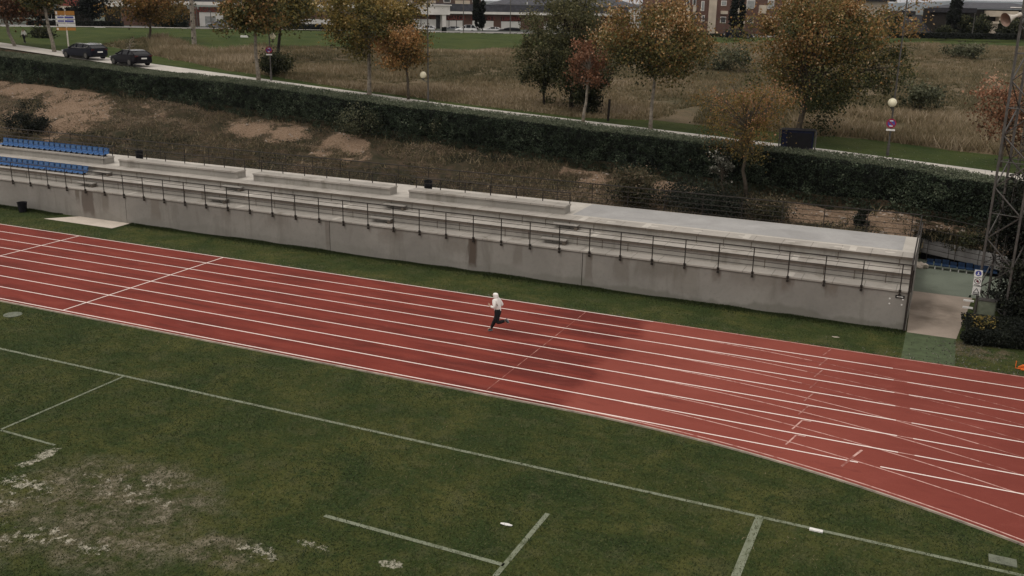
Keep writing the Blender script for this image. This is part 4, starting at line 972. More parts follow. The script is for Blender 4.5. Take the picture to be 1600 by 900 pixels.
shrub_px('brown-green bush right of the wide black-green bush', 1205, 345, 90, 312, 'scrub', onbank(1205, 342), 4000, .10, 76, 'bush', -.1)
shrub_px('small upright conifer on the sandy bank behind the stand end', 1347, 357, 24, 326, 'leaf_pine', onbank(1347, 357), 2600, .09, 77, 'bush', .1)
shrub_px('low reddish-brown scrub on the sandy bank near the stand end', 1392, 364, 40, 342, 'scrub', onbank(1392, 364), 1500, .09, 78, 'bush', -.05)
shrub_px('dark scrub hanging over the grey panel wall', 1512, 381, 56, 368, 'leaf_dark', onbank(1515, 384), 2400, .10, 79, 'bush', -.05)
shrub_px('bushy dark green shrub beside the pavement under the first globe lamp', 430, 122, 56, 74, 'leaf_dark', field_at(430, 119), 5000, .17, 80, 'bush', -.1)
shrub_px('grey-green bush in the field right of the third globe lamp', 1436, 172, 66, 130, 'leaf_grey', field_at(1436, 172), 2200, .2, 81, 'bush', -.02)
shrub_px('broad low green bush at the far edge of the field on the right', 1508, 92, 60, 68, 'leaf_grey', field_at(1508, 92), 1800, .25, 82, 'bush', .0)
shrub_px('round dark bush in the grass behind the walker', 62, 60, 42, 44, 'leaf_dark', field_at(62, 59), 2500, .22, 83, 'bush', -.1)
shrub_px('scrubby olive mound in the field left of the largest tree', 1140, 112, 90, 76, 'leaf_grey', field_at(1140, 112), 2200, .22, 84, 'bush', .0)
m_ = MB().bar((0, 0, -.1), (.05, 0, 1.35), .12); st_ = m_.build('stake', 'bark_dark'); st_.location = tuple(sp(950, 187, 1.4)); tag(st_, 'short dark wooden stake in the field beside the thicket', 'stake')

# ================================================================== GRASSES
# dry grass of the field
n = 60000; px_ = RNG.uniform(-40, 1640, n); v = RNG.uniform(0.005, .985, n)**1.25
a = np.stack([np.interp(px_, PX0, P0[:, k]) for k in range(3)], 1); c = np.stack([np.interp(px_, PX0, P1[:, k]) for k in range(3)], 1)
Q = a+(c-a)*v[:, None]; Vq = Q-EYE; z = Vq@FWD; qx = 800+FPX*(Vq@RGT)/z; qy = 450-FPX*(Vq@UPV)/z
Q[:, 2] += np.clip(v/.05, 0, 1)*np.clip((1-v)/.06, 0, 1)*(fbm(Q[:, 0]*.08, Q[:, 1]*.08, 21, 4)*.8+fbm(Q[:, 0]*.4, Q[:, 1]*.4, 5, 3)*.35)
gk = greenness(qx, qy); cl = vnoise(Q[:, 0]*.28, Q[:, 1]*.22, 12); cl2 = fbm(Q[:, 0]*.07, Q[:, 1]*.07, 17, 3)
keep = (gk < .5) & (cl > .12); Q, cl, cl2, qx, qy = Q[keep], cl[keep], cl2[keep], qx[keep], qy[keep]
reeds = ((qx > 235) & (qx < 420) & (qy > 52) & (qy < 100)) | ((qx > 1240) & (qy > np.interp(qx, [1240, 1600], [172, 190])))
m_n = len(Q); rep = 7; B = np.repeat(Q, rep, 0)+RNG.normal(0, .18, (m_n*rep, 3))*[1, 1, 0]
Hh = np.repeat(.16+.34*cl**1.5+np.where(reeds, .32, 0), rep)*RNG.uniform(.6, 1.3, m_n*rep)
tt = np.repeat(.36+cl2*1.3+(cl-.5)*.35+np.where(reeds, .22, 0)+RNG.normal(0, .10, m_n), rep)+RNG.normal(0, .12, m_n*rep)
tag(blades_mesh('dry_grass', B, Hh, .45, .085, tt, 'straw'), 'dry straw-coloured grass covering the field', 'grass', kind='stuff')
# scrub of the bank
pts = np.concatenate([BL[:, 2:70].reshape(-1, 3), BR[:, 9:70].reshape(-1, 3)]); Vb = pts-EYE; zb_ = Vb@FWD; bxp = 800+FPX*(Vb@RGT)/zb_; byp = 450-FPX*(Vb@UPV)/zb_
s = sandiness(bxp, byp, pts)
cl = vnoise(pts[:, 0]*.5, pts[:, 1]*.5, 14); ok = ((s+RNG.uniform(-.25, .25, len(s)) < .33) | ((vnoise(pts[:, 0]*.9, pts[:, 1]*.7, 77) > .62) & (RNG.uniform(0, 1, len(s)) < .6))) & (cl > .25) & (RNG.uniform(0, 1, len(s)) < .75); pts, cl, s = pts[ok], cl[ok], s[ok]
rep = 14; B = np.repeat(pts, rep, 0)+RNG.normal(0, .20, (len(pts)*rep, 3))*[1, 1, .3]; B[:, 2] += np.abs(RNG.normal(0, .10, len(B)))
c3 = fbm(pts[:, 0]*.22, pts[:, 1]*.3, 33, 4)
tag(leaves_mesh('bank_scrub', B, .13, np.repeat(.42+c3*2.2+(cl-.5)*.5, rep)+RNG.normal(0, .15, len(B)), 'scrub', None, .5, .35), 'low dark scrub and dry weeds covering the bank', 'scrub', kind='stuff')
B2 = np.repeat(pts[::3], 4, 0)+RNG.normal(0, .2, (len(pts[::3])*4, 3))*[1, 1, 0]
tag(blades_mesh('bank_grass', B2, RNG.uniform(.15, .5, len(B2)), .5, .05, RNG.uniform(.1, .75, len(B2)), 'straw'), 'thin dry stalks standing among the scrub of the bank', 'grass', kind='stuff')
allp = np.concatenate([BL[:, 4:68].reshape(-1, 3), BR[:, 10:68].reshape(-1, 3)]); Va = allp-EYE; za = Va@FWD; sa = sandiness(800+FPX*(Va@RGT)/za, 450-FPX*(Va@UPV)/za, allp)
sel = allp[(sa > .35) & (RNG.uniform(0, 1, len(sa)) < .35)]; m_s = len(sel); V_ = []; F_ = []
for i, p in enumerate(sel[:1600]):
    r_s = .03+.11*RNG.uniform()**3; b0_ = len(V_); q_ = p+RNG.normal(0, .12, 3)*[1, 1, 0]
    for d_ in ((1, 0, 0), (0, 1, 0), (-1, 0, 0), (0, -1, 0), (0, 0, .8)): V_.append(tuple(q_+np.array(d_)*r_s*RNG.uniform(.6, 1.3)))
    F_ += [(b0_, b0_+1, b0_+4), (b0_+1, b0_+2, b0_+4), (b0_+2, b0_+3, b0_+4), (b0_+3, b0_, b0_+4)]
mb = MB(); mb.v = V_; mb.f = F_; tag(mb.build('bank_stones', 'path_brown'), 'loose stones and clods on the bare soil of the bank', 'stones', kind='stuff')
# rough grass edge at the foot of the wall, blades over the lawn
n = 60000; x = RNG.uniform(-58, -.6, n); dens = vnoise(x*.8, x*0, 41)
keep = ~((x > -46.7) & (x < -41.4)); x = x[keep]; dens = dens[keep]; y = 40.39-RNG.exponential(.16, len(x))
tag(blades_mesh('wall_foot_grass', np.stack([x, y, y*0], 1), .03+.09*dens*RNG.uniform(.3, 1.3, len(x)), .5, .03, RNG.normal(.28, .15, len(x)), 'blade'), 'longer dark grass along the foot of the grandstand wall', 'grass', kind='stuff')
n = 240000; q = []
X_ = RNG.uniform(-46, 6, n); Y_ = RNG.uniform(12.5, 26.7, n); R_ = np.where(X_ > K0, KR-np.sqrt(np.maximum(KR**2-(X_-K0)**2, 0)), 0); keep = Y_ < 26.74-R_
V3 = np.stack([X_, Y_, X_*0], 1)[keep]; Vv_ = V3-EYE; z = Vv_@FWD; qx = 800+FPX*(Vv_@RGT)/z; qy = 450-FPX*(Vv_@UPV)/z; V3 = V3[(qx > -30) & (qx < 1630) & (qy < 930) & (z > 1)]
X2 = RNG.uniform(-56, 5, 26000); V4 = np.stack([X2, RNG.uniform(36.98, 40.2, len(X2)), X2*0], 1)
V4 = V4[~((V4[:, 0] > -.6) & (V4[:, 0] < 1.3)) & ~((V4[:, 0] > -46.8) & (V4[:, 0] < -41.3) & (V4[:, 1] > 38.9))]
V3 = np.concatenate([V3, V4])
tn = .40+fbm(V3[:, 0]*.5, V3[:, 1]*.5, 3, 4)*1.2+RNG.normal(0, .16, len(V3))
tag(blades_mesh('lawn_grass', V3, RNG.uniform(.015, .055, len(V3)), .9, .022, tn, 'blade'), 'short uneven grass of the infield and the verge', 'grass', kind='stuff')
# fallen leaves and scraps
n = 1500; X_ = np.concatenate([RNG.uniform(-50, 4, 900), RNG.normal(1.6, .8, 600)]); Y_ = np.concatenate([36.93+RNG.exponential(.18, 900), RNG.uniform(37, 40, 600)])
L_ = np.stack([X_, Y_, X_*0+.03], 1); u = RNG.uniform(-12, 6, 900); w_ = RNG.uniform(.6, 8, 900)
L2 = np.array([street(a, b_)+np.array([0, 0, .12]) for a, b_ in zip(u, w_)]); L_ = np.concatenate([L_, L2]); 
tag(leaves_mesh('fallen_leaves', L_, .06, RNG.uniform(.1, .72, len(L_)), 'leaf_pale', None, 1.2), 'fallen leaves and pale scraps scattered along the grass edges', 'leaves', kind='stuff')

# ================================================================== STREET FURNITURE
def lamp(bx_, by_, o_, top, globe_px, label, sign=None, grp='tall street lamps with a white globe'):
    b = sp(bx_, by_, o_); H = 10.2
    r_ = empty('street_lamp', tuple(b), label, 'street lamp', grp)
    MB().tube([(0, 0, -.1), (0, 0, .8), (0, 0, .82), (0, 0, H)], [.085, .08, .055, .035], 10).build('pole', 'steel', r_)
    D = (b-EYE)@FWD; gx, gy = globe_px
    h = height_to(b, gy); x0 = proj((b[0], b[1], b[2]+h))[0]; dx = (gx-x0)/(FPX/D)
    g_ = Vector((RGT[0]*dx, RGT[1]*dx-.12, h))
    s_ = MB().sphere(g_, .245, 18, 12).build('globe', 'white_globe', r_, True)
    MB().tube([g_+Vector((0, 0, -.36)), g_+Vector((0, 0, -.25))], [.05, .12], 10).build('globe_collar', 'steel', s_)
    MB().tube([(0, 0, h-.5), (g_.x*.8, g_.y*.8, h-.42), (g_.x, g_.y, h-.34)], .025, 6).build('arm', 'steel', r_)
    MB().tube([(0, 0, H-.1), (.3, -.5, H+.15), (.6, -1.0, H+.2)], .04, 6).build('top_arm', 'steel', r_)
    hd_ = MB(); hd_.box(-.14, .14, -.35, .35, -.05, .06, Matrix.Translation((.72, -1.25, H+.2)) @ Matrix.Rotation(.54, 4, 'Z')); hd_.build('lamp_head', 'steel', r_)
    if sign:
        sx, sy = sign; hs_ = height_to(b, sy)
        q = empty('parking_sign', tuple(b+np.array([0, -.13, hs_])), 'round red and blue no-parking sign with a small white plate on the pole of '+label.split(' ')[0]+' '+label.split(' ')[1]+' lamp', 'sign', 'no-parking signs on the lamp poles')
        q.rotation_euler = (0, 0, math.atan2(-b[0], b[1]))
        def dsc(r1, y, mat, nm):
            m_ = MB(); m_.poly([(r1*math.cos(2*math.pi*k/24), y, r1*math.sin(2*math.pi*k/24)) for k in range(24)]); return m_.build(nm, mat, q)
        MB().tube([(0, .0, 0), (0, .02, 0)], .27, 24).build('disc', 'red_sign', q); dsc(.19, -.004, 'blue_sign', 'inner_disc')
        m_ = MB(); m_.quad((-.17, -.008, .10), (-.11, -.008, .16), (.17, -.008, -.10), (.11, -.008, -.16)); m_.build('diagonal_bar', 'red_sign', q)
        MB().box(-.09, .09, -.016, -.010, .12, .17).build('symbol', 'white', q); MB().box(-.09, .09, -.016, -.010, -.17, -.12).build('symbol', 'white', q)
        MB().box(-.24, .24, -.01, .01, -.42, -.32).build('plate', 'white', q)
    return r_
lamp(424, 127, .7, 0, (427.5, 56), 'leftmost globe lamp, beside the bushy dark shrub', (421.5, 78))
lamp(669, 161, .7, 0, (662.5, 117), 'middle globe lamp, right of the small orange tree')
lamp(1386, 247, 1.6, 0, (1394.5, 160), 'rightmost globe lamp, out by the green verge', (1390, 192.5))
for o in bpy.data.objects:
    if o.name.startswith('parking_sign'): o['label'] = ('round no-parking sign with a white plate on the leftmost globe lamp' if o.location.x < -30 else 'round no-parking sign with a white plate on the rightmost globe lamp')
# concrete utility pole in the field
b = field_at(304, 73); D = (b-EYE)@FWD
up_ = empty('utility_pole', tuple(b), 'pale concrete utility pole with holes standing in the field', 'pole')
MB().tube([(0, 0, -.2), (-.03, 0, 12)], [.30, .17], 4).build('shaft', 'bark_pale', up_)
for k in range(7): MB().box(-.05, .05, -.30+.012*k, -.10, .9+.95*k, 1.12+.95*k).build('hole', 'bark_dark', up_)
# direction signs
b = sp(107, 78, .9); D = (b-EYE)@FWD; ppm = FPX/D
ds = empty('direction_sign', tuple(b), 'stack of five blue, white and amber direction panels on a pale pole', 'sign')
hh = [height_to(b, y) for y in (48, 42.5, 36, 30, 24, 16.5)]
MB().tube([(0, .05, 0), (0, .05, hh[-1]+.15)], .07, 8).build('pole', 'horn', ds)
MB().tube([(-.75, .05, hh[0]), (-.75, .05, hh[-1]+.9)], .03, 6).build('side_pole', 'steel', ds)
for i, (mt, mk_) in enumerate((('amber', 'white'), ('white', 'black'), ('blue_sign', 'white'), ('blue_sign', 'white'), ('amber', 'white'))):
    z0, z1 = hh[i]+.03, hh[i+1]-.03; w = .86
    pn = MB().box(-w, w, -.03, .03, z0, z1).build('direction_panel', 'white' if mt == 'blue_sign' else mt, ds)
    if mt == 'blue_sign': MB().box(-.05, w-.12, -.036, -.031, z0+.06, z1-.06).build('lettering_band', 'blue_sign', pn); MB().box(-w+.18, -.12, -.036, -.031, z0+.08, z1-.08).build('arrow', 'blue_sign', pn)
    else: MB().box(-w+.04, -w+.20, -.036, -.031, z0+.05, z1-.05).build('arrow', mk_ if mk_ != 'black' else 'steel', pn)
    pn.rotation_euler = (0, 0, .80)
MB().sphere((-.1, 0, hh[-1]+.22), .09, 8, 6).build('cap', 'white', ds)
# dark container beside the pavement
b = sp(1243, 246, -1.3); ct = empty('waste_container', tuple(b), 'dark blue-black box container with pale corner posts beside the pavement', 'container')
ct.rotation_euler = (0, 0, math.radians(7)); ct.scale = (.93, .93, .93)
MB().box(-.97, .97, 0, 1.1, .1, 1.64).build('container_body', 'container', ct)
MB().box(-1.03, 1.03, -.02, 1.15, 1.643, 1.67).build('lid', 'black', ct)
MB().box(-.60, .85, -.02, -.002, .35, 1.52).build('front_door', 'black', ct)
for x in (-1.07, 1.07): MB().bar((x, -.03, 0), (x, -.03, 1.72), .07).build('corner_post', 'steel', ct)
MB().box(.75, .95, -.03, -.022, .5, .62).build('handle', 'steel', ct)
# white board lying in the field, post
b = field_at(382, 62); tag(MB().box(b[0]-.55, b[0]+.55, b[1]-.12, b[1]+.12, b[2]+.3, b[2]+.55).build('white_board', 'white'), 'white board lying in the grass of the field', 'board')

# ================================================================== CARS
def car(loc, rz, label, paint_, estate=True, L=4.6, Wd=1.80, H=1.47, grp='dark cars parked on the pavement', rails=True):
    root = empty('parked_car', tuple(loc), label, 'car', grp, rz)   # front looks along local -X
    hw = Wd/2
    # lower body stations: x, z bottom, z shoulder, half width, z centre of top
    st = [(-L/2, .32, .55, hw*.62, .58), (-L/2+.10, .22, .66, hw*.84, .70), (-L/2+.55, .18, .76, hw*.96, .82), (-L/2+1.25, .18, .86, hw, .93), (-.35, .17, .92, hw, .95), (.7, .17, .94, hw, .96), (L/2-.75, .18, .96, hw*.98, .98), (L/2-.20, .22, .94, hw*.93, .97), (L/2-.03, .30, .86, hw*.84, .88), (L/2, .38, .72, hw*.78, .74)]
    mb = MB(); n = 10
    for x, zb, zs_, w, zt in st:
        for (yy, z) in ((-w*.86, zb), (-w, zb+.12), (-w*1.0, (zb+zs_)/2), (-w*.97, zs_), (-w*.80, zt), (w*.80, zt), (w*.97, zs_), (w, (zb+zs_)/2), (w, zb+.12), (w*.86, zb)): mb.v.append((x, yy, z))
    for i in range(len(st)-1):
        for k in range(n): mb.f.append((i*n+k, i*n+(k+1) % n, (i+1)*n+(k+1) % n, (i+1)*n+k))
    mb.f.append(tuple(range(n))[::-1]); mb.f.append(tuple((len(st)-1)*n+k for k in range(n)))
    body = mb.build('body', paint_, root, False)
    xb = L/2-(.10 if estate else .25)
    gs = [(-L/2+1.25, .93, .95, hw*.86), (-L/2+1.95, .95, H-.09, hw*.74), (-.1, .95, H-.03, hw*.74), (.9, .96, H-.02, hw*.74), (xb-.55, .96, H-.07, hw*.72), (xb, .95, .99, hw*.80)]
    mb = MB(); n = 4
    for x, z0, z1, w in gs:
        wb = hw*.93
        for p in ((-wb, z0), (-w, z1), (w, z1), (wb, z0)): mb.v.append((x, *p))
    for i in range(len(gs)-1):
        for k in range(3): mb.f.append((i*n+k, i*n+k+1, (i+1)*n+k+1, (i+1)*n+k))
    mb.build('windows', 'dark_glass', root)
    # roof skin and pillars
    mb = MB()
    for (a, c) in zip(gs[1:-2], gs[2:-1]):
        for s_ in (0, 1): mb.quad((a[0], -a[3]*1.01, a[2]+.012+s_*.02), (c[0], -c[3]*1.01, c[2]+.012+s_*.02), (c[0], c[3]*1.01, c[2]+.012+s_*.02), (a[0], a[3]*1.01, a[2]+.012+s_*.02))
    mb.build('roof', 'car_grey' if paint_ in ('car_navy', 'car_black') and grp.startswith('dark') else paint_, root)  # dark cars get a grey roof: the sky's reflection put into the colour
    mb = MB()
    for s_ in (-1, 1):
        for (p, q) in (((gs[0][0], s_*hw*.93, .94), (gs[1][0], s_*hw*.75, H-.08)), ((-.0, s_*hw*.94, .95), (.02, s_*hw*.755, H-.03)), ((.95, s_*hw*.94, .95), (.98, s_*hw*.755, H-.03)), ((gs[-1][0], s_*hw*.93, .96), (gs[-2][0], s_*hw*.735, H-.07))): mb.bar(p, q, .07)
    ob_ = mb.build('pillars', paint_, root)
    if rails:
        for s_ in (-1, 1): MB().tube([(gs[1][0]+.1, s_*hw*.70, H-.02), (gs[1][0]+.4, s_*hw*.71, H+.05), (xb-.8, s_*hw*.70, H+.04), (xb-.45, s_*hw*.69, H-.04)], .022, 6).build('roof_rail', 'chrome', root)
        for s_ in (-1, 1): MB().tube([(-L/2+1.5, s_*hw*.96, .97), (.9, s_*hw*.965, .985), (xb-.75, s_*hw*.95, 1.02), (xb-.50, s_*hw*.86, 1.18), (xb-.62, s_*hw*.77, H-.13)], .02, 5).build('window_trim', 'chrome', root)
    for x in (-L/2+.85, L/2-.92):
        for s_ in (-1, 1):
            w_ = MB().tube([(x, s_*(hw-.20), .32), (x, s_*(hw+.012), .32)], .325, 18).build('wheel', 'rubber', root)
            MB().tube([(x, s_*(hw-.02), .32), (x, s_*(hw+.02), .32)], .215, 14).build('rim', 'steel', w_)
    for s_ in (-1, 1):
        MB().box(-L/2-.0, -L/2+.35, min(s_*hw*.55, s_*hw*.86), max(s_*hw*.55, s_*hw*.86), .585, .70).build('headlight', 'chrome', root)
        MB().box(L/2-.12, L/2-.02, min(s_*hw*.58, s_*hw*.88), max(s_*hw*.58, s_*hw*.88), .78, .92).build('tail_light', 'tail_red', root)
        MB().box(-L/2+1.55, -L/2+1.72, min(s_*hw*1.0, s_*hw*1.16), max(s_*hw*1.0, s_*hw*1.16), .93, 1.06).build('mirror', paint_, root)
    MB().box(L/2+.0, L/2+.012, -.26, .26, .60, .72).build('number_plate', 'white', root)
    MB().box(L/2-.10, L/2+.02, -hw*.80, hw*.80, .30, .48).build('bumper', 'black', root)
    return root
sdir_ = math.atan2(SS, 1)
def on_street(x, y, o_):
    p = sp(x, y, o_); return np.array([p[0], p[1], zs(p[0])])
# front towards the upper left (local -X along -X street direction)
car(on_street(133, 89, -1.25), math.atan2(-SS, 1)-.02, 'dark blue estate car with silver window trim, left of the two parked together', 'car_navy', True, 4.85, 1.84, 1.34)
car(on_street(205, 100, -1.4), math.atan2(-SS, 1)-.10, 'black rounded car seen from behind, right of the two parked together', 'car_black', False, 4.35, 1.84, 1.34, rails=False)
# ================================================================== PEOPLE
def skin_mesh(name, verts, edges, radii, mat, parent=None, sub=2, root_i=0):
    me = bpy.data.meshes.new(name); me.from_pydata([tuple(v) for v in verts], edges, []); o = bpy.data.objects.new(name, me); COL.objects.link(o)
    sk = o.modifiers.new('s', 'SKIN'); sk.use_smooth_shade = True
    for i, r in enumerate(radii):
        v = me.skin_vertices[0].data[i]; v.radius = (r, r) if not hasattr(r, '__len__') else r; v.use_root = (i == root_i)
    su = o.modifiers.new('u', 'SUBSURF'); su.levels = sub; su.render_levels = sub
    nm = bpy.data.meshes.new_from_object(o.evaluated_get(bpy.context.evaluated_depsgraph_get())); bpy.data.objects.remove(o); nm.name = name
    nm.materials.clear(); return link(name, nm, mat, parent, True)
def person(root, J, hood=True, sh=1.0):
    """J: joints in local space, x forward, z up"""
    V = []; E = []; R = []
    def add(p, r, par=None): V.append(p); R.append(r); i = len(V)-1; (E.append((par, i)) if par is not None else None); return i
    pel = add(J['pelvis'], .115); wst = add(J['waist'], .105, pel); chs = add(J['chest'], .125, wst); nk = add(J['neck'], .055, chs); hd0 = add(J['head0'], .078, nk); hd1 = add(J['head1'], .098, hd0); hd2 = add(J['head2'], .080, hd1)
    for s_ in ('L', 'R'):
        a = add(J['sh'+s_], .058, chs); b_ = add(J['el'+s_], .042, a); c = add(J['wr'+s_], .028, b_)
        wr = Vector(J['wr'+s_]); hv = (Vector(J['ha'+s_])-wr); pm = add(wr+hv*.45, .034, c)
        sd = hv.cross(Vector((0, 0, 1))).normalized() if hv.length else Vector((0, 1, 0))
        for k, (of, ln) in enumerate(((-.030, .8), (-.010, .95), (.010, .9), (.028, .7))):
            f1 = add(wr+hv*.95+Vector((0, 0, 1))*of, .0105, pm); f2 = add(wr+hv*(.95+.45*ln)+Vector((0, 0, 1))*of+sd*.02, .009, f1); add(wr+hv*(.95+.50*ln)+Vector((0, 0, 1))*of+sd*.05, .008, f2)
        t1 = add(wr+hv*.55+sd*.035+Vector((0, 0, .03)), .012, pm); add(wr+hv*.9+sd*.055+Vector((0, 0, .04)), .010, t1)
        h_ = add(J['hp'+s_], .092, pel); k_ = add(J['kn'+s_], .058, h_); an = add(J['an'+s_], .038, k_); to = add(J['to'+s_], .036, an)
    body = skin_mesh('body', V, E, R, 'skin', root)
    # face
    h1 = Vector(J['head1']); f = Vector((1, 0, -.08))
    nose = MB().tube([h1+f*.085+Vector((0, 0, .02)), h1+f*.118+Vector((0, 0, -.02)), h1+f*.09+Vector((0, 0, -.03))], [.008, .016, .010], 6).build('nose', 'skin', body, True)
    for s_ in (-1, 1): MB().sphere(h1+f*.088+Vector((0, s_*.032, .022)), .011, 8, 6).build('eye', 'black', body)
    MB().tube([h1+f*.09+Vector((0, -.022, -.052)), h1+f*.09+Vector((0, .022, -.052))], .006, 5).build('mouth', 'sign_red', body)
    # hoodie
    V2 = [Vector(J['pelvis'])+Vector((0, 0, -.10)), J['waist'], J['chest'], J['neck']]; R2 = [.150, .145, .155, .095]; E2 = [(0, 1), (1, 2), (2, 3)]
    for s_ in ('L', 'R'):
        i = len(V2); e = Vector(J['el'+s_]); w = Vector(J['wr'+s_]); V2 += [J['sh'+s_], J['el'+s_], e.lerp(w, .85)]; R2 += [.080, .064, .046]; E2 += [(2, i), (i, i+1), (i+1, i+2)]
    skin_mesh('hoodie', V2, E2, R2, 'hoodie', root)
    if hood:
        hc = [Vector(J['neck'])+Vector((-.03, 0, -.01)), Vector(J['head0'])+Vector((-.035, 0, 0)), Vector(J['head1'])+Vector((-.030, 0, .01)), Vector(J['head2'])+Vector((-.035, 0, .02))]
        skin_mesh('hood', hc, [(0, 1), (1, 2), (2, 3)], [.098, .105, .118, .092], 'hoodie', root)
    else:
        hc = [Vector(J['head1'])+Vector((-.02, 0, .02)), Vector(J['head2'])+Vector((-.02, 0, .015))]
        skin_mesh('hair', hc, [(0, 1)], [.10, .085], 'bark_dark', root)
    V3 = [Vector(J['waist'])+Vector((0, 0, .05)), J['pelvis']]; R3 = [.115, .140]; E3 = [(0, 1)]
    for s_ in ('L', 'R'):
        i = len(V3); k = Vector(J['kn'+s_]); a = Vector(J['an'+s_]); V3 += [J['hp'+s_], Vector(J['hp'+s_]).lerp(k, .5), k, k.lerp(a, .45), k.lerp(a, .97)]; R3 += [.122, .112, .084, .078, .056]; E3 += [(1, i), (i, i+1), (i+1, i+2), (i+2, i+3), (i+3, i+4)]
    skin_mesh('trousers', V3, E3, R3, 'trousers', root, root_i=1)
    for s_ in ('L', 'R'):
        a = Vector(J['an'+s_]); t = Vector(J['to'+s_]); d = (t-a); heel = a-d*.25; ln = d.length
        up = Vector((0, 1, 0)).cross(d).normalized()
        if up.dot(Vector(J['kn'+s_])-a) < 0: up = -up
        skin_mesh('shoe', [a+up*.02, heel-up*.03, a.lerp(t, .5)-up*.02, t-up*.005], [(0, 1), (0, 2), (2, 3)], [.046, .044, .046, .036], 'shoe', root)
        so = MB().tube([heel-up*.072, a.lerp(t, .5)-up*.066, t-up*.042], [.030, .032, .022], 6).build('sole', 'car_grey', bpy.data.objects[[o.name for o in bpy.data.objects if o.parent is root and o.name.startswith('shoe')][-1]])
rp0 = gz(763, 519.5, .012)
S = 1.0
run = dict(pelvis=(0, 0, .90), waist=(.02, 0, 1.02), waist2=(.01, 0, .93), chest=(.06, 0, 1.24), neck=(.10, 0, 1.40), head0=(.125, 0, 1.475), head1=(.15, 0, 1.545), head2=(.145, 0, 1.60),
           shL=(.05, -.17, 1.34), elL=(-.10, -.22, 1.10), wrL=(.12, -.20, 1.06), haL=(.20, -.17, 1.08),
           shR=(.07, .17, 1.34), elR=(.05, .24, 1.09), wrR=(.27, .17, 1.12), haR=(.35, .13, 1.16),
           hpL=(.0, -.09, .84), knL=(.17, -.10, .48), anL=(.33, -.09, .12), toL=(.47, -.09, .055),
           hpR=(-.01, .09, .84), knR=(-.02, .10, .46), anR=(-.38, .10, .60), toR=(-.50, .10, .50))
pr_ = empty('person', (rp0[0]+.36, rp0[1]+.09, rp0[2]), 'runner in a white hooded top and black trousers mid-stride on the red track', 'person', None, math.pi)
person(pr_, run)
pr_.rotation_euler = (0, 0, math.pi)
wb = sp(39, 67.5, 1.6)
wlk = dict(pelvis=(0, 0, .92), waist=(.01, 0, 1.04), waist2=(.005, 0, .94), chest=(.03, 0, 1.27), neck=(.05, 0, 1.44), head0=(.06, 0, 1.51), head1=(.075, 0, 1.58), head2=(.07, 0, 1.64),
           shL=(.02, -.17, 1.38), elL=(-.08, -.22, 1.12), wrL=(-.04, -.22, .90), haL=(-.01, -.21, .82), shR=(.03, .17, 1.38), elR=(.06, .22, 1.12), wrR=(.17, .20, .92), haR=(.21, .18, .85),
           hpL=(0, -.09, .88), knL=(.16, -.10, .50), anL=(.26, -.10, .11), toL=(.39, -.10, .05), hpR=(0, .09, .88), knR=(-.04, .09, .48), anR=(-.30, .09, .13), toR=(-.17, .09, .04))
pw = empty('person', tuple(wb), 'walker in a white jacket and black trousers on the grass beside the pavement', 'person', None, math.pi-.1); person(pw, wlk, hood=False); pw.scale = (.86, .86, .86)

# ================================================================== BUILDINGS BEYOND THE FAR ROAD
class Facade:
    """a building whose front runs between two measured points; local x along the front, -y outwards, z up"""
    def __init__(s, name, label, xl, yl, Dl, xr, yr, Dr, cat='building'):
        s.a = gdist(xl, yl, Dl); s.b = gdist(xr, yr, Dr); s.z0 = min(s.a[2], s.b[2]); d = s.b-s.a; s.w = math.hypot(d[0], d[1]); s.ang = math.atan2(d[1], d[0])
        s.root = empty(name, (s.a[0], s.a[1], s.z0), label, cat, None, s.ang); s.d = d/s.w; s.n = np.array([-d[1], d[0]])/s.w
    def uv(s, x, y):
        r = ray(x, y); t = ((s.a[:2]-EYE[:2])@s.n)/(r[:2]@s.n); p = EYE+r*t; return float((p[:2]-s.a[:2])@s.d[:2]), float(p[2]-s.z0)
    def box(s, name, mat, x0, x1, y0, y1, out=.0, back=.3, parent=None, zlo=None):
        """pixel rectangle on the front; out = how far proud, back = depth behind"""
        u0, h1 = s.uv(x0, y0); u1, _ = s.uv(x1, y0); _, h0 = s.uv((x0+x1)/2, y1); _, h1 = s.uv((x0+x1)/2, y0)
        if zlo is not None: h0 = zlo
        return MB().box(u0, u1, -out, back, h0, h1).build(name, mat, parent or s.root)
    def hip(s, name, mat, x0, x1, y_eave, y_ridge, depth, over=.5, inset=3.0):
        u0, h0 = s.uv(x0, y_eave); u1, _ = s.uv(x1, y_eave); _, h0 = s.uv((x0+x1)/2, y_eave); _, h1 = s.uv((x0+x1)/2, y_ridge); mb = MB()
        h1 = h0+(h1-h0)*1.03
        a, b_, c, d = (u0-over, -over, h0), (u1+over, -over, h0), (u1+over, depth+over, h0), (u0-over, depth+over, h0); e, f = (u0+inset, depth/2, h1), (u1-inset, depth/2, h1)
        mb.v = [a, b_, c, d, e, f]; mb.f = [(0, 1, 5, 4), (1, 2, 5), (2, 3, 4, 5), (3, 0, 4), (3, 2, 1, 0)]; return mb.build(name, mat, s.root)
    def M(s, x, y, out):
        u, h = s.uv(x, y); return Matrix.Translation((u, -out, h)) @ Matrix.Rotation(math.radians(90), 4, 'X')
    def win(s, x0, x1, y0, y1, pane='win_dark', frame='render_white', out=.04):
        f = s.box('window', frame, x0, x1, y0, y1, out, .05); s.box('pane', pane, x0+.9, x1-.9, y0+.9, y1-.9, out+.03, .0, f); return f
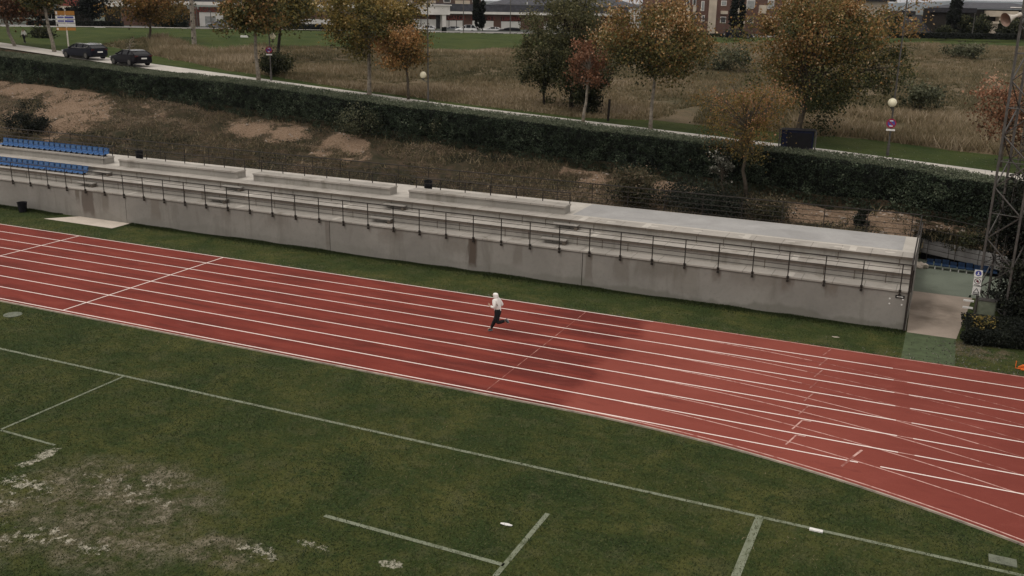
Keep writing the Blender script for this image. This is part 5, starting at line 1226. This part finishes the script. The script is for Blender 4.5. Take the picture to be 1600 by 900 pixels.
# --- long shop row, left end (seen between the trees)
sh = Facade('shop_building', 'long low white and brick shop row with red lettered signs beyond the far road', 185, 45, 168, 990, 53, 205)
sh.box('wall', 'brick', 190, 985, 19, 58, 0, 8, zlo=-2)
sh.box('roof_edge', 'render_white', 190, 640, 4.5, 9.5, 1.0, 8.2)
sh.box('canopy_edge', 'render_white', 697, 985, 20.0, 23.5, 1.2, .5)
sh.box('roof', 'slate', 697, 985, 8.5, 19.8, -.6, 9)
sh.box('roof', 'slate', 190, 640, -6, 4.3, -.6, 9)
sh.box('parapet', 'render_white', 640, 699, 8.0, 22.6, 1.6, 4.0); sh.box('parapet_cap', 'render_white', 638, 701, 6.8, 8.4, 1.9, 4.2)
sh.box('shop_front', 'shutter', 646, 681, 30, 52, .05, .2); sh.box('shop_recess', 'win_dark', 681, 688, 23.5, 52, .04, .2); sh.box('column', 'render_white', 687.5, 693.5, 23, 53, 1.4, .0)
sh.box('shop_front', 'shutter', 694, 722.5, 32, 53, .06, .2); sh.box('door_frame', 'steel', 712.6, 713.6, 32, 53, .09, .0)
sh.box('shop_front', 'shutter', 738, 771, 32.5, 53, .06, .2); sh.box('shop_front', 'shutter', 783, 813.5, 33.5, 53, .06, .2)
sh.box('shop_front', 'shutter', 311, 348, 19.2, 45, .06, .2); sh.box('shop_window', 'win_pale', 320, 337, 25.5, 42, .10, .0); sh.box('shop_front', 'shutter', 262, 290, 22, 45, .06, .2)
sh.box('shop_front', 'shutter', 470, 520, 30, 49, .06, .2); sh.box('shop_front', 'shutter', 540, 600, 30, 50, .06, .2); sh.box('shop_front', 'shutter', 850, 880, 34, 54, .06, .2)
def signboard(x0, x1, y0, y1, txt, xc, yc, size, mat='sign_red', lm='letter_red'):
    bd = sh.box('signboard', mat, x0, x1, y0, y1, .16, .0)
    text_mesh('lettering', txt, size, sh.M(xc, yc, .20), lm, bd, .02)
signboard(694, 722.5, 25.0, 31.6, 'REGALOS', 708.3, 28.2, 1.15)
signboard(738, 771, 26.0, 32.2, 'D I S C O S', 754, 29.0, 1.05)
signboard(783, 813.5, 26.8, 33.2, 'LIBRERIA', 798, 29.8, 1.0)
signboard(310, 348, 11.5, 19.0, 'JUGUETES', 329, 15.3, 1.25, 'brick_dark')
for x in (657, 701, 742, 812, 300, 620): sh.box('downpipe', 'steel', x, x+.8, 22 if x > 600 else 10, 52, .12, .0)
# --- brick flats above and behind the shops
f2 = Facade('apartment_block', 'brown brick block with pale balconies rising behind the shop row', 575, 48, 222, 752, 50, 228)
f2.box('wall', 'brick_dark', 577, 752, -25, 60, 0, 12, zlo=-2)
for (x0, x1) in ((592, 612), (628, 645), (711, 733), (660, 680)): f2.box('balcony', 'beige', x0, x1, .8, 9.5, .9, .1)
for (x0, x1) in ((693, 704), (738, 744)): f2.win(x0, x1, -7, 4)
# --- grey pitched roof house behind the shops
f3 = Facade('grey_roof_house', 'house with a grey pitched roof behind the right part of the shop row', 792, 50, 226, 1000, 52, 236)
f3.box('wall', 'render_white', 794, 1000, 8, 60, 0, 12, zlo=-2); f3.hip('roof', 'slate', 793, 1000, 9, -6, 14, .6, 5)
MB().tube([(f3.uv(823, 9)[0], -.3, f3.uv(823, 9)[1]), (f3.uv(823, 9)[0], -.3, f3.uv(823, 3)[1])], .12, 6).build('antenna', 'white', f3.root)
# --- brick apartment building
f4 = Facade('brick_apartment_building', 'brown brick apartment building with pale vertical strips behind the dark car', 1045, 56, 186, 1395, 57.5, 200)
f4.box('wall', 'brick', 1047, 1345, -30, 66, 0, 12, zlo=-2); f4.box('wall', 'beige', 1345, 1388, 2, 60, .0, 12, zlo=-2)
f4.box('eaves', 'slate_dark', 1340, 1397, -6, 2.0, 1.0, 12.5)
f4.box('stair_strip', 'beige', 1110.5, 1122, -30, 52, .25, .1); f4.box('pale_strip', 'beige', 1232, 1242, -30, 52, .25, .1)
for (x0, x1) in ((1073, 1078), (1083, 1088)): 
    f4.box('pale_strip', 'beige', x0, x1, 9.5, 21, .10, .1); f4.win(x0-.2, x1+.2, -4, 9); f4.win(x0, x1, 24, 32)
for (x0, x1, y0, y1, pn) in ((1096, 1101, 1.5, 17, 'win_pale'), (1096.5, 1101, 24, 33, 'win_dark'), (1127, 1135.5, 1, 9, 'win_pale'), (1125.5, 1134.5, 26, 36, 'win_dark'), (1167, 1180, 0, 13.5, 'win_pale'), (1168, 1177.5, 26, 36, 'win_dark'), (1200, 1210, 0, 14, 'win_pale'), (1199, 1209, 26, 36, 'win_dark'), (1262, 1272, 26, 36, 'win_dark'), (1300, 1310, 26, 36, 'win_dark')):
    f4.win(x0, x1, y0, y1, pn)
f4.box('balcony', 'beige', 1126, 1135.5, 17, 22, .5, .1); f4.box('balcony', 'beige', 1186, 1196, 8, 21, .6, .1)
for (x0, x1) in ((1148, 1153.5), (1158, 1164.5)): f4.box('balcony', 'beige', x0, x1, 9.5, 22, .6, .1)
f4.box('entrance', 'beige', 1156, 1163, 33, 44, .2, .1); f4.box('brick_course', 'brick_dark', 1047, 1345, 29.5, 31.5, .06, .0)
# --- dark roofed houses on the right
f5 = Facade('dark_roof_house', 'wide low house with a large dark slate roof seen right of the apartment building', 1398, 58, 180, 1478, 59, 182)
f5.box('wall', 'bark_dark', 1400, 1472, 50, 62, 0, 9, zlo=-2); f5.hip('roof', 'slate_dark', 1399, 1474, 52, 24, 9, .6, .7)
f5.box('dormer', 'slate_dark', 1404, 1425, 17.5, 27, -3, 6); f5.box('dormer', 'slate_dark', 1438, 1446, 17.5, 24, -3, 6)
f5.box('skylight', 'win_pale', 1424, 1429, 30, 31.4, -2.6, 3.0); f5.box('skylight', 'win_pale', 1436, 1445, 30.4, 32, -2.6, 3.0)
dm = MB().sphere(Vector((f5.uv(1409, 34)[0], 2.0, f5.uv(1409, 34.5)[1])), .55, 12, 8, .7).build('white_dome', 'white', f5.root, True)
f6 = Facade('terraced_house', 'white and dark house with a long pale balcony band behind the horn loudspeaker', 1498, 58, 175, 1640, 60, 180)
f6.box('wall', 'bark_dark', 1500, 1640, 15, 62, 0, 10, zlo=-2); f6.hip('roof', 'slate', 1520, 1640, 14, 4.5, 12, .5, 3); f6.box('roof', 'slate_dark', 1497, 1524, 12.5, 20, .5, 8)
f6.box('balcony', 'beige', 1538, 1584, 17, 26, 1.2, .2); f6.box('balcony', 'beige', 1543, 1567, 33.5, 37, 1.4, .2); f6.box('pillar', 'beige', 1556, 1559, 26, 34, 1.0, .2); f6.box('wall', 'beige', 1547, 1556, 37, 58, .6, .2); f6.box('eaves', 'render_white', 1580, 1640, 11.5, 13, .8, .2)
f6.box('window_strip', 'win_dark', 1562, 1584, 26.5, 33, .1, .2)
# --- left: red house, white building
f7 = Facade('red_house', 'house with a brick-red upper wall behind the direction signs', 84, 40, 185, 130, 40, 186)
f7.box('wall', 'brick', 86, 129, -25, 10.5, 0, 9); f7.box('lower_wall', 'bark_dark', 86, 129, 10.6, 46, -.3, 9, zlo=-2)
f7.box('awning', 'letter_red', 92, 126, -20, 9, .15, .0); f7.box('gutter', 'render_white', 126.5, 128, -20, 9, .2, .0); f7.box('ledge', 'beige', 90, 127, 9.4, 12, .6, .0)
f8 = Facade('white_house', 'white rendered house partly hidden by the black conifer at the left', 160, 41, 190, 186, 41, 190)
f8.box('wall', 'render_white', 161, 190, -25, 10.5, 0, 8); f8.box('lower_wall', 'bark_dark', 161, 190, 10.6, 46, -.2, 8, zlo=-2); f8.box('band', 'beige', 161, 190, -.5, .5, .1, .0)

# --- cypresses, conifers and hedges along the far side
def farbase(x, y, D): return gdist(x, y, D)
def cypress(x, D, yb, yt, w, label, seed, grp='dark cypresses'):
    b = farbase(x, yb, D); ppm = FPX/D; h = height_to(b, yt)
    return tree('cypress', label, b, h, .05, w/ppm, 'leaf_pine', 'bark_dark', .12, int(4200*max(1, w/8)), .34, 70, seed=seed, flat=1.6, spread=.26, limbs=10, cat='cypress', group=grp, tintbias=-.1)
cypress(744.5, 178, 51, -14, 11, 'left one of the two slender cypresses before the shop row', 101)
cypress(753, 178, 51, -8, 10, 'right one of the two slender cypresses before the shop row', 102)
cypress(1144.5, 176, 54, -14, 12, 'left one of the two slender cypresses before the brick apartment building', 103)
cypress(1156.5, 176, 54, -14, 9, 'right one of the two slender cypresses before the brick apartment building', 104)
cypress(1488, 168, 60, -30, 16, 'tall black cypress standing against the sky right of the dark slate roof', 105)
cypress(1479, 172, 59, 12, 5, 'small thin cypress tight against the tall black one', 106)
def fartree(x, D, yb, yt, w, label, seed, mat='leaf_dark', tint=-.2):
    b = farbase(x, yb, D); ppm = FPX/D; h = height_to(b, yt)
    return tree('dark_tree', label, b, h, .2, w/ppm, mat, 'bark_dark', .15, int(60*w), .38, 40, seed=seed, spread=.26, limbs=8, group='dark trees beyond the far road', tintbias=tint, cat='tree')
fartree(145, 168, 39, -18, 52, 'broad black conifer filling the gap right of the direction signs', 111, 'leaf_pine')
fartree(60, 172, 38, -14, 60, 'dark tree behind the leaning pale trunks at the far left', 112)
fartree(8, 172, 38, -10, 60, 'dark tree at the very left edge beyond the far road', 113)
fartree(265, 165, 43, 18, 60, 'dark round tree beyond the far road behind the orange-brown bushy tree', 114)
fartree(395, 168, 45, 8, 60, 'dark tree beyond the far road right of the lettered shop sign', 115)
fartree(1510, 170, 59, 20, 36, 'dark round tree just right of the tall black cypress', 116)
fartree(1530, 168, 59, 30, 34, 'low dark tree under the pale balcony band', 117)
fartree(1580, 166, 59, 34, 44, 'dark round tree below the horn loudspeaker', 118)
fartree(1392, 176, 58, 16, 34, 'olive tree in front of the pale end of the apartment building', 119, 'leaf_plane', -.1)
fartree(1478, 165, 59, 40, 26, 'dark shrubby tree at the foot of the tall black cypress', 120)
def farhedge(x0, x1, y0, y1, D, label, mat='leaf_pine', seed=0):
    a, c = farbase(x0, y1, D), farbase(x1, y1+(x1-x0)*.012, D); h = (y1-y0)*D/FPX; root = empty('hedge', tuple(a), label, 'hedge', 'hedges along the far road')
    d = c-a; L_ = np.linalg.norm(d[:2]); n_ = int(L_*h*26+L_*20); t_ = RNG.uniform(0, 1, n_); zz_ = RNG.uniform(0, 1, n_); P = d[None]*t_[:, None]; P[:, 2] += zz_*h*(1+.15*fbm(t_*L_*.4, t_*0, 3, 3)); nn = np.array([-d[1], d[0], 0])/L_
    P += nn[None]*(RNG.uniform(0, 1.2, n_)*(zz_ > .9)+RNG.normal(0, .06, n_))[:, None]
    leaves_mesh('foliage', P, .30, RNG.normal(.35, .16, n_), mat, root, .4)
    mb = MB(); p, q, r, s_ = Vector((0, 0, 0))+Vector(nn*.1), Vector(d)+Vector(nn*.1), Vector(d)+Vector(nn*1.1), Vector(nn*1.1)
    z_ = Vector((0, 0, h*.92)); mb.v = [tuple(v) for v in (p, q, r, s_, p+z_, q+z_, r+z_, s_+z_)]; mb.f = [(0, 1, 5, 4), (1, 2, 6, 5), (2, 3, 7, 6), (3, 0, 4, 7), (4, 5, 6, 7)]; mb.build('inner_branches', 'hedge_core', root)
farhedge(1396, 1600, 50, 59.5, 160, 'dark hedge along the far road under the dark slate roofs')
farhedge(42, 190, 31, 40.5, 160, 'dark hedge along the far road behind the direction signs')
farhedge(276, 292, 26, 43, 160, 'tall dark hedge block beyond the far road left of the utility pole'); farhedge(360, 600, 36, 47.5, 160, 'low dark hedge beyond the far road between the first and second globe lamps')
farhedge(1085, 1135, 52, 57, 160, 'low hedge before the brick apartment building, left of the dark car', 'leaf_dark')
farhedge(690, 697, 42, 51, 165, 'small dark clipped bush at the white column of the shop row')
# cars along the far road
def farcar(x, y, D, label, mat, H=1.45, L=4.4, rz=None):
    b = farbase(x, y, D); return car(b, (math.atan2(1, 1/.563)+0) if rz is None else rz, label, mat, True, L, 1.8, H, 'cars along the far road', False)
farcar(1153, 60.5, 156, 'dark estate car by the far road before the brick apartment building', 'car_navy', 1.5, 4.5, math.pi+.40)
farcar(728, 52, 178, 'white car before the shop row, between the white column and the cypresses', 'car_white', 1.5, 4.2, .42)
farcar(704, 52, 182, 'grey car just right of the white column of the shop row', 'car_grey', 1.25, 4.0, .42)
farcar(766, 53, 182, 'white car half hidden by the slender cypresses before the shop row', 'car_white', 1.25, 4.0, .42)
farcar(795, 53.5, 180, 'dark car before the right part of the shop row', 'car_black', 1.2, 4.3, .42)
farcar(664, 51.5, 180, 'pale car at the left corner of the white parapet of the shop row', 'car_white', 1.35, 3.9, .42)
farcar(85, 38.0, 172, 'white car roof showing over the hedge behind the direction signs', 'car_white', 1.9, 4.2, .42)
farcar(344, 44.5, 160, 'silver-grey car before the shop with the pale window', 'car_grey', 1.3, 4.2, .42)
# slim lamp posts along the far road
for x, yt, yb, nm in ((308.5, 8, 43, 'left of the pale shop window'), (330.5, 18, 44, 'in front of the pale shop window'), (724, -14, 52, 'before the shop row left of the cypresses'), (797, -14, 53, 'before the shop row right of the cypresses'), (1518, 22, 60, 'before the dark trees on the right')):
    b = farbase(x, yb, 162); h = height_to(b, yt) if yt > 0 else 9
    r_ = empty('street_lamp', tuple(b), 'thin grey lamp post '+nm, 'street lamp', 'thin lamp posts along the far road')
    MB().tube([(0, 0, 0), (0, 0, h)], [.09, .05], 6).build('pole', 'steel', r_); MB().box(-.12, .12, -.5, .1, h, h+.12).build('lamp_head', 'steel', r_)
b = farbase(361, 43, 160); ws = empty('garden_chair', tuple(b), 'white plastic chair standing beyond the far road near the lettered shop', 'chair')
MB().box(-.35, .35, -.3, .3, .5, .58).build('seat', 'white', ws); MB().box(-.35, .35, .25, .33, .58, 1.15).build('backrest', 'white', ws)
for sx in (-.3, .3):
    for sy in (-.25, .25): MB().bar((sx, sy, 0), (sx*.9, sy*.9, .5), .07).build('leg', 'white', ws)

# ================================================================== AIR: the far plain and hills fade to pale blue
hz_ = MB().box(-14000, 9000, -400, 16000, -60, 900).build('haze', None)
tag(hz_, kind='stuff'); hz_['label'] = 'thin pale haze in the air towards the horizon'
mh = bpy.data.materials.new('haze'); mh.use_nodes = True; mh.node_tree.nodes.clear()
ho = mh.node_tree.nodes.new('ShaderNodeOutputMaterial'); pv = mh.node_tree.nodes.new('ShaderNodeVolumePrincipled')
pv.inputs['Color'].default_value = (.80, .87, 1, 1); pv.inputs['Density'].default_value = 5e-5; pv.inputs['Anisotropy'].default_value = .2
mh.node_tree.links.new(pv.outputs[0], ho.inputs['Volume']); hz_.data.materials.append(mh)
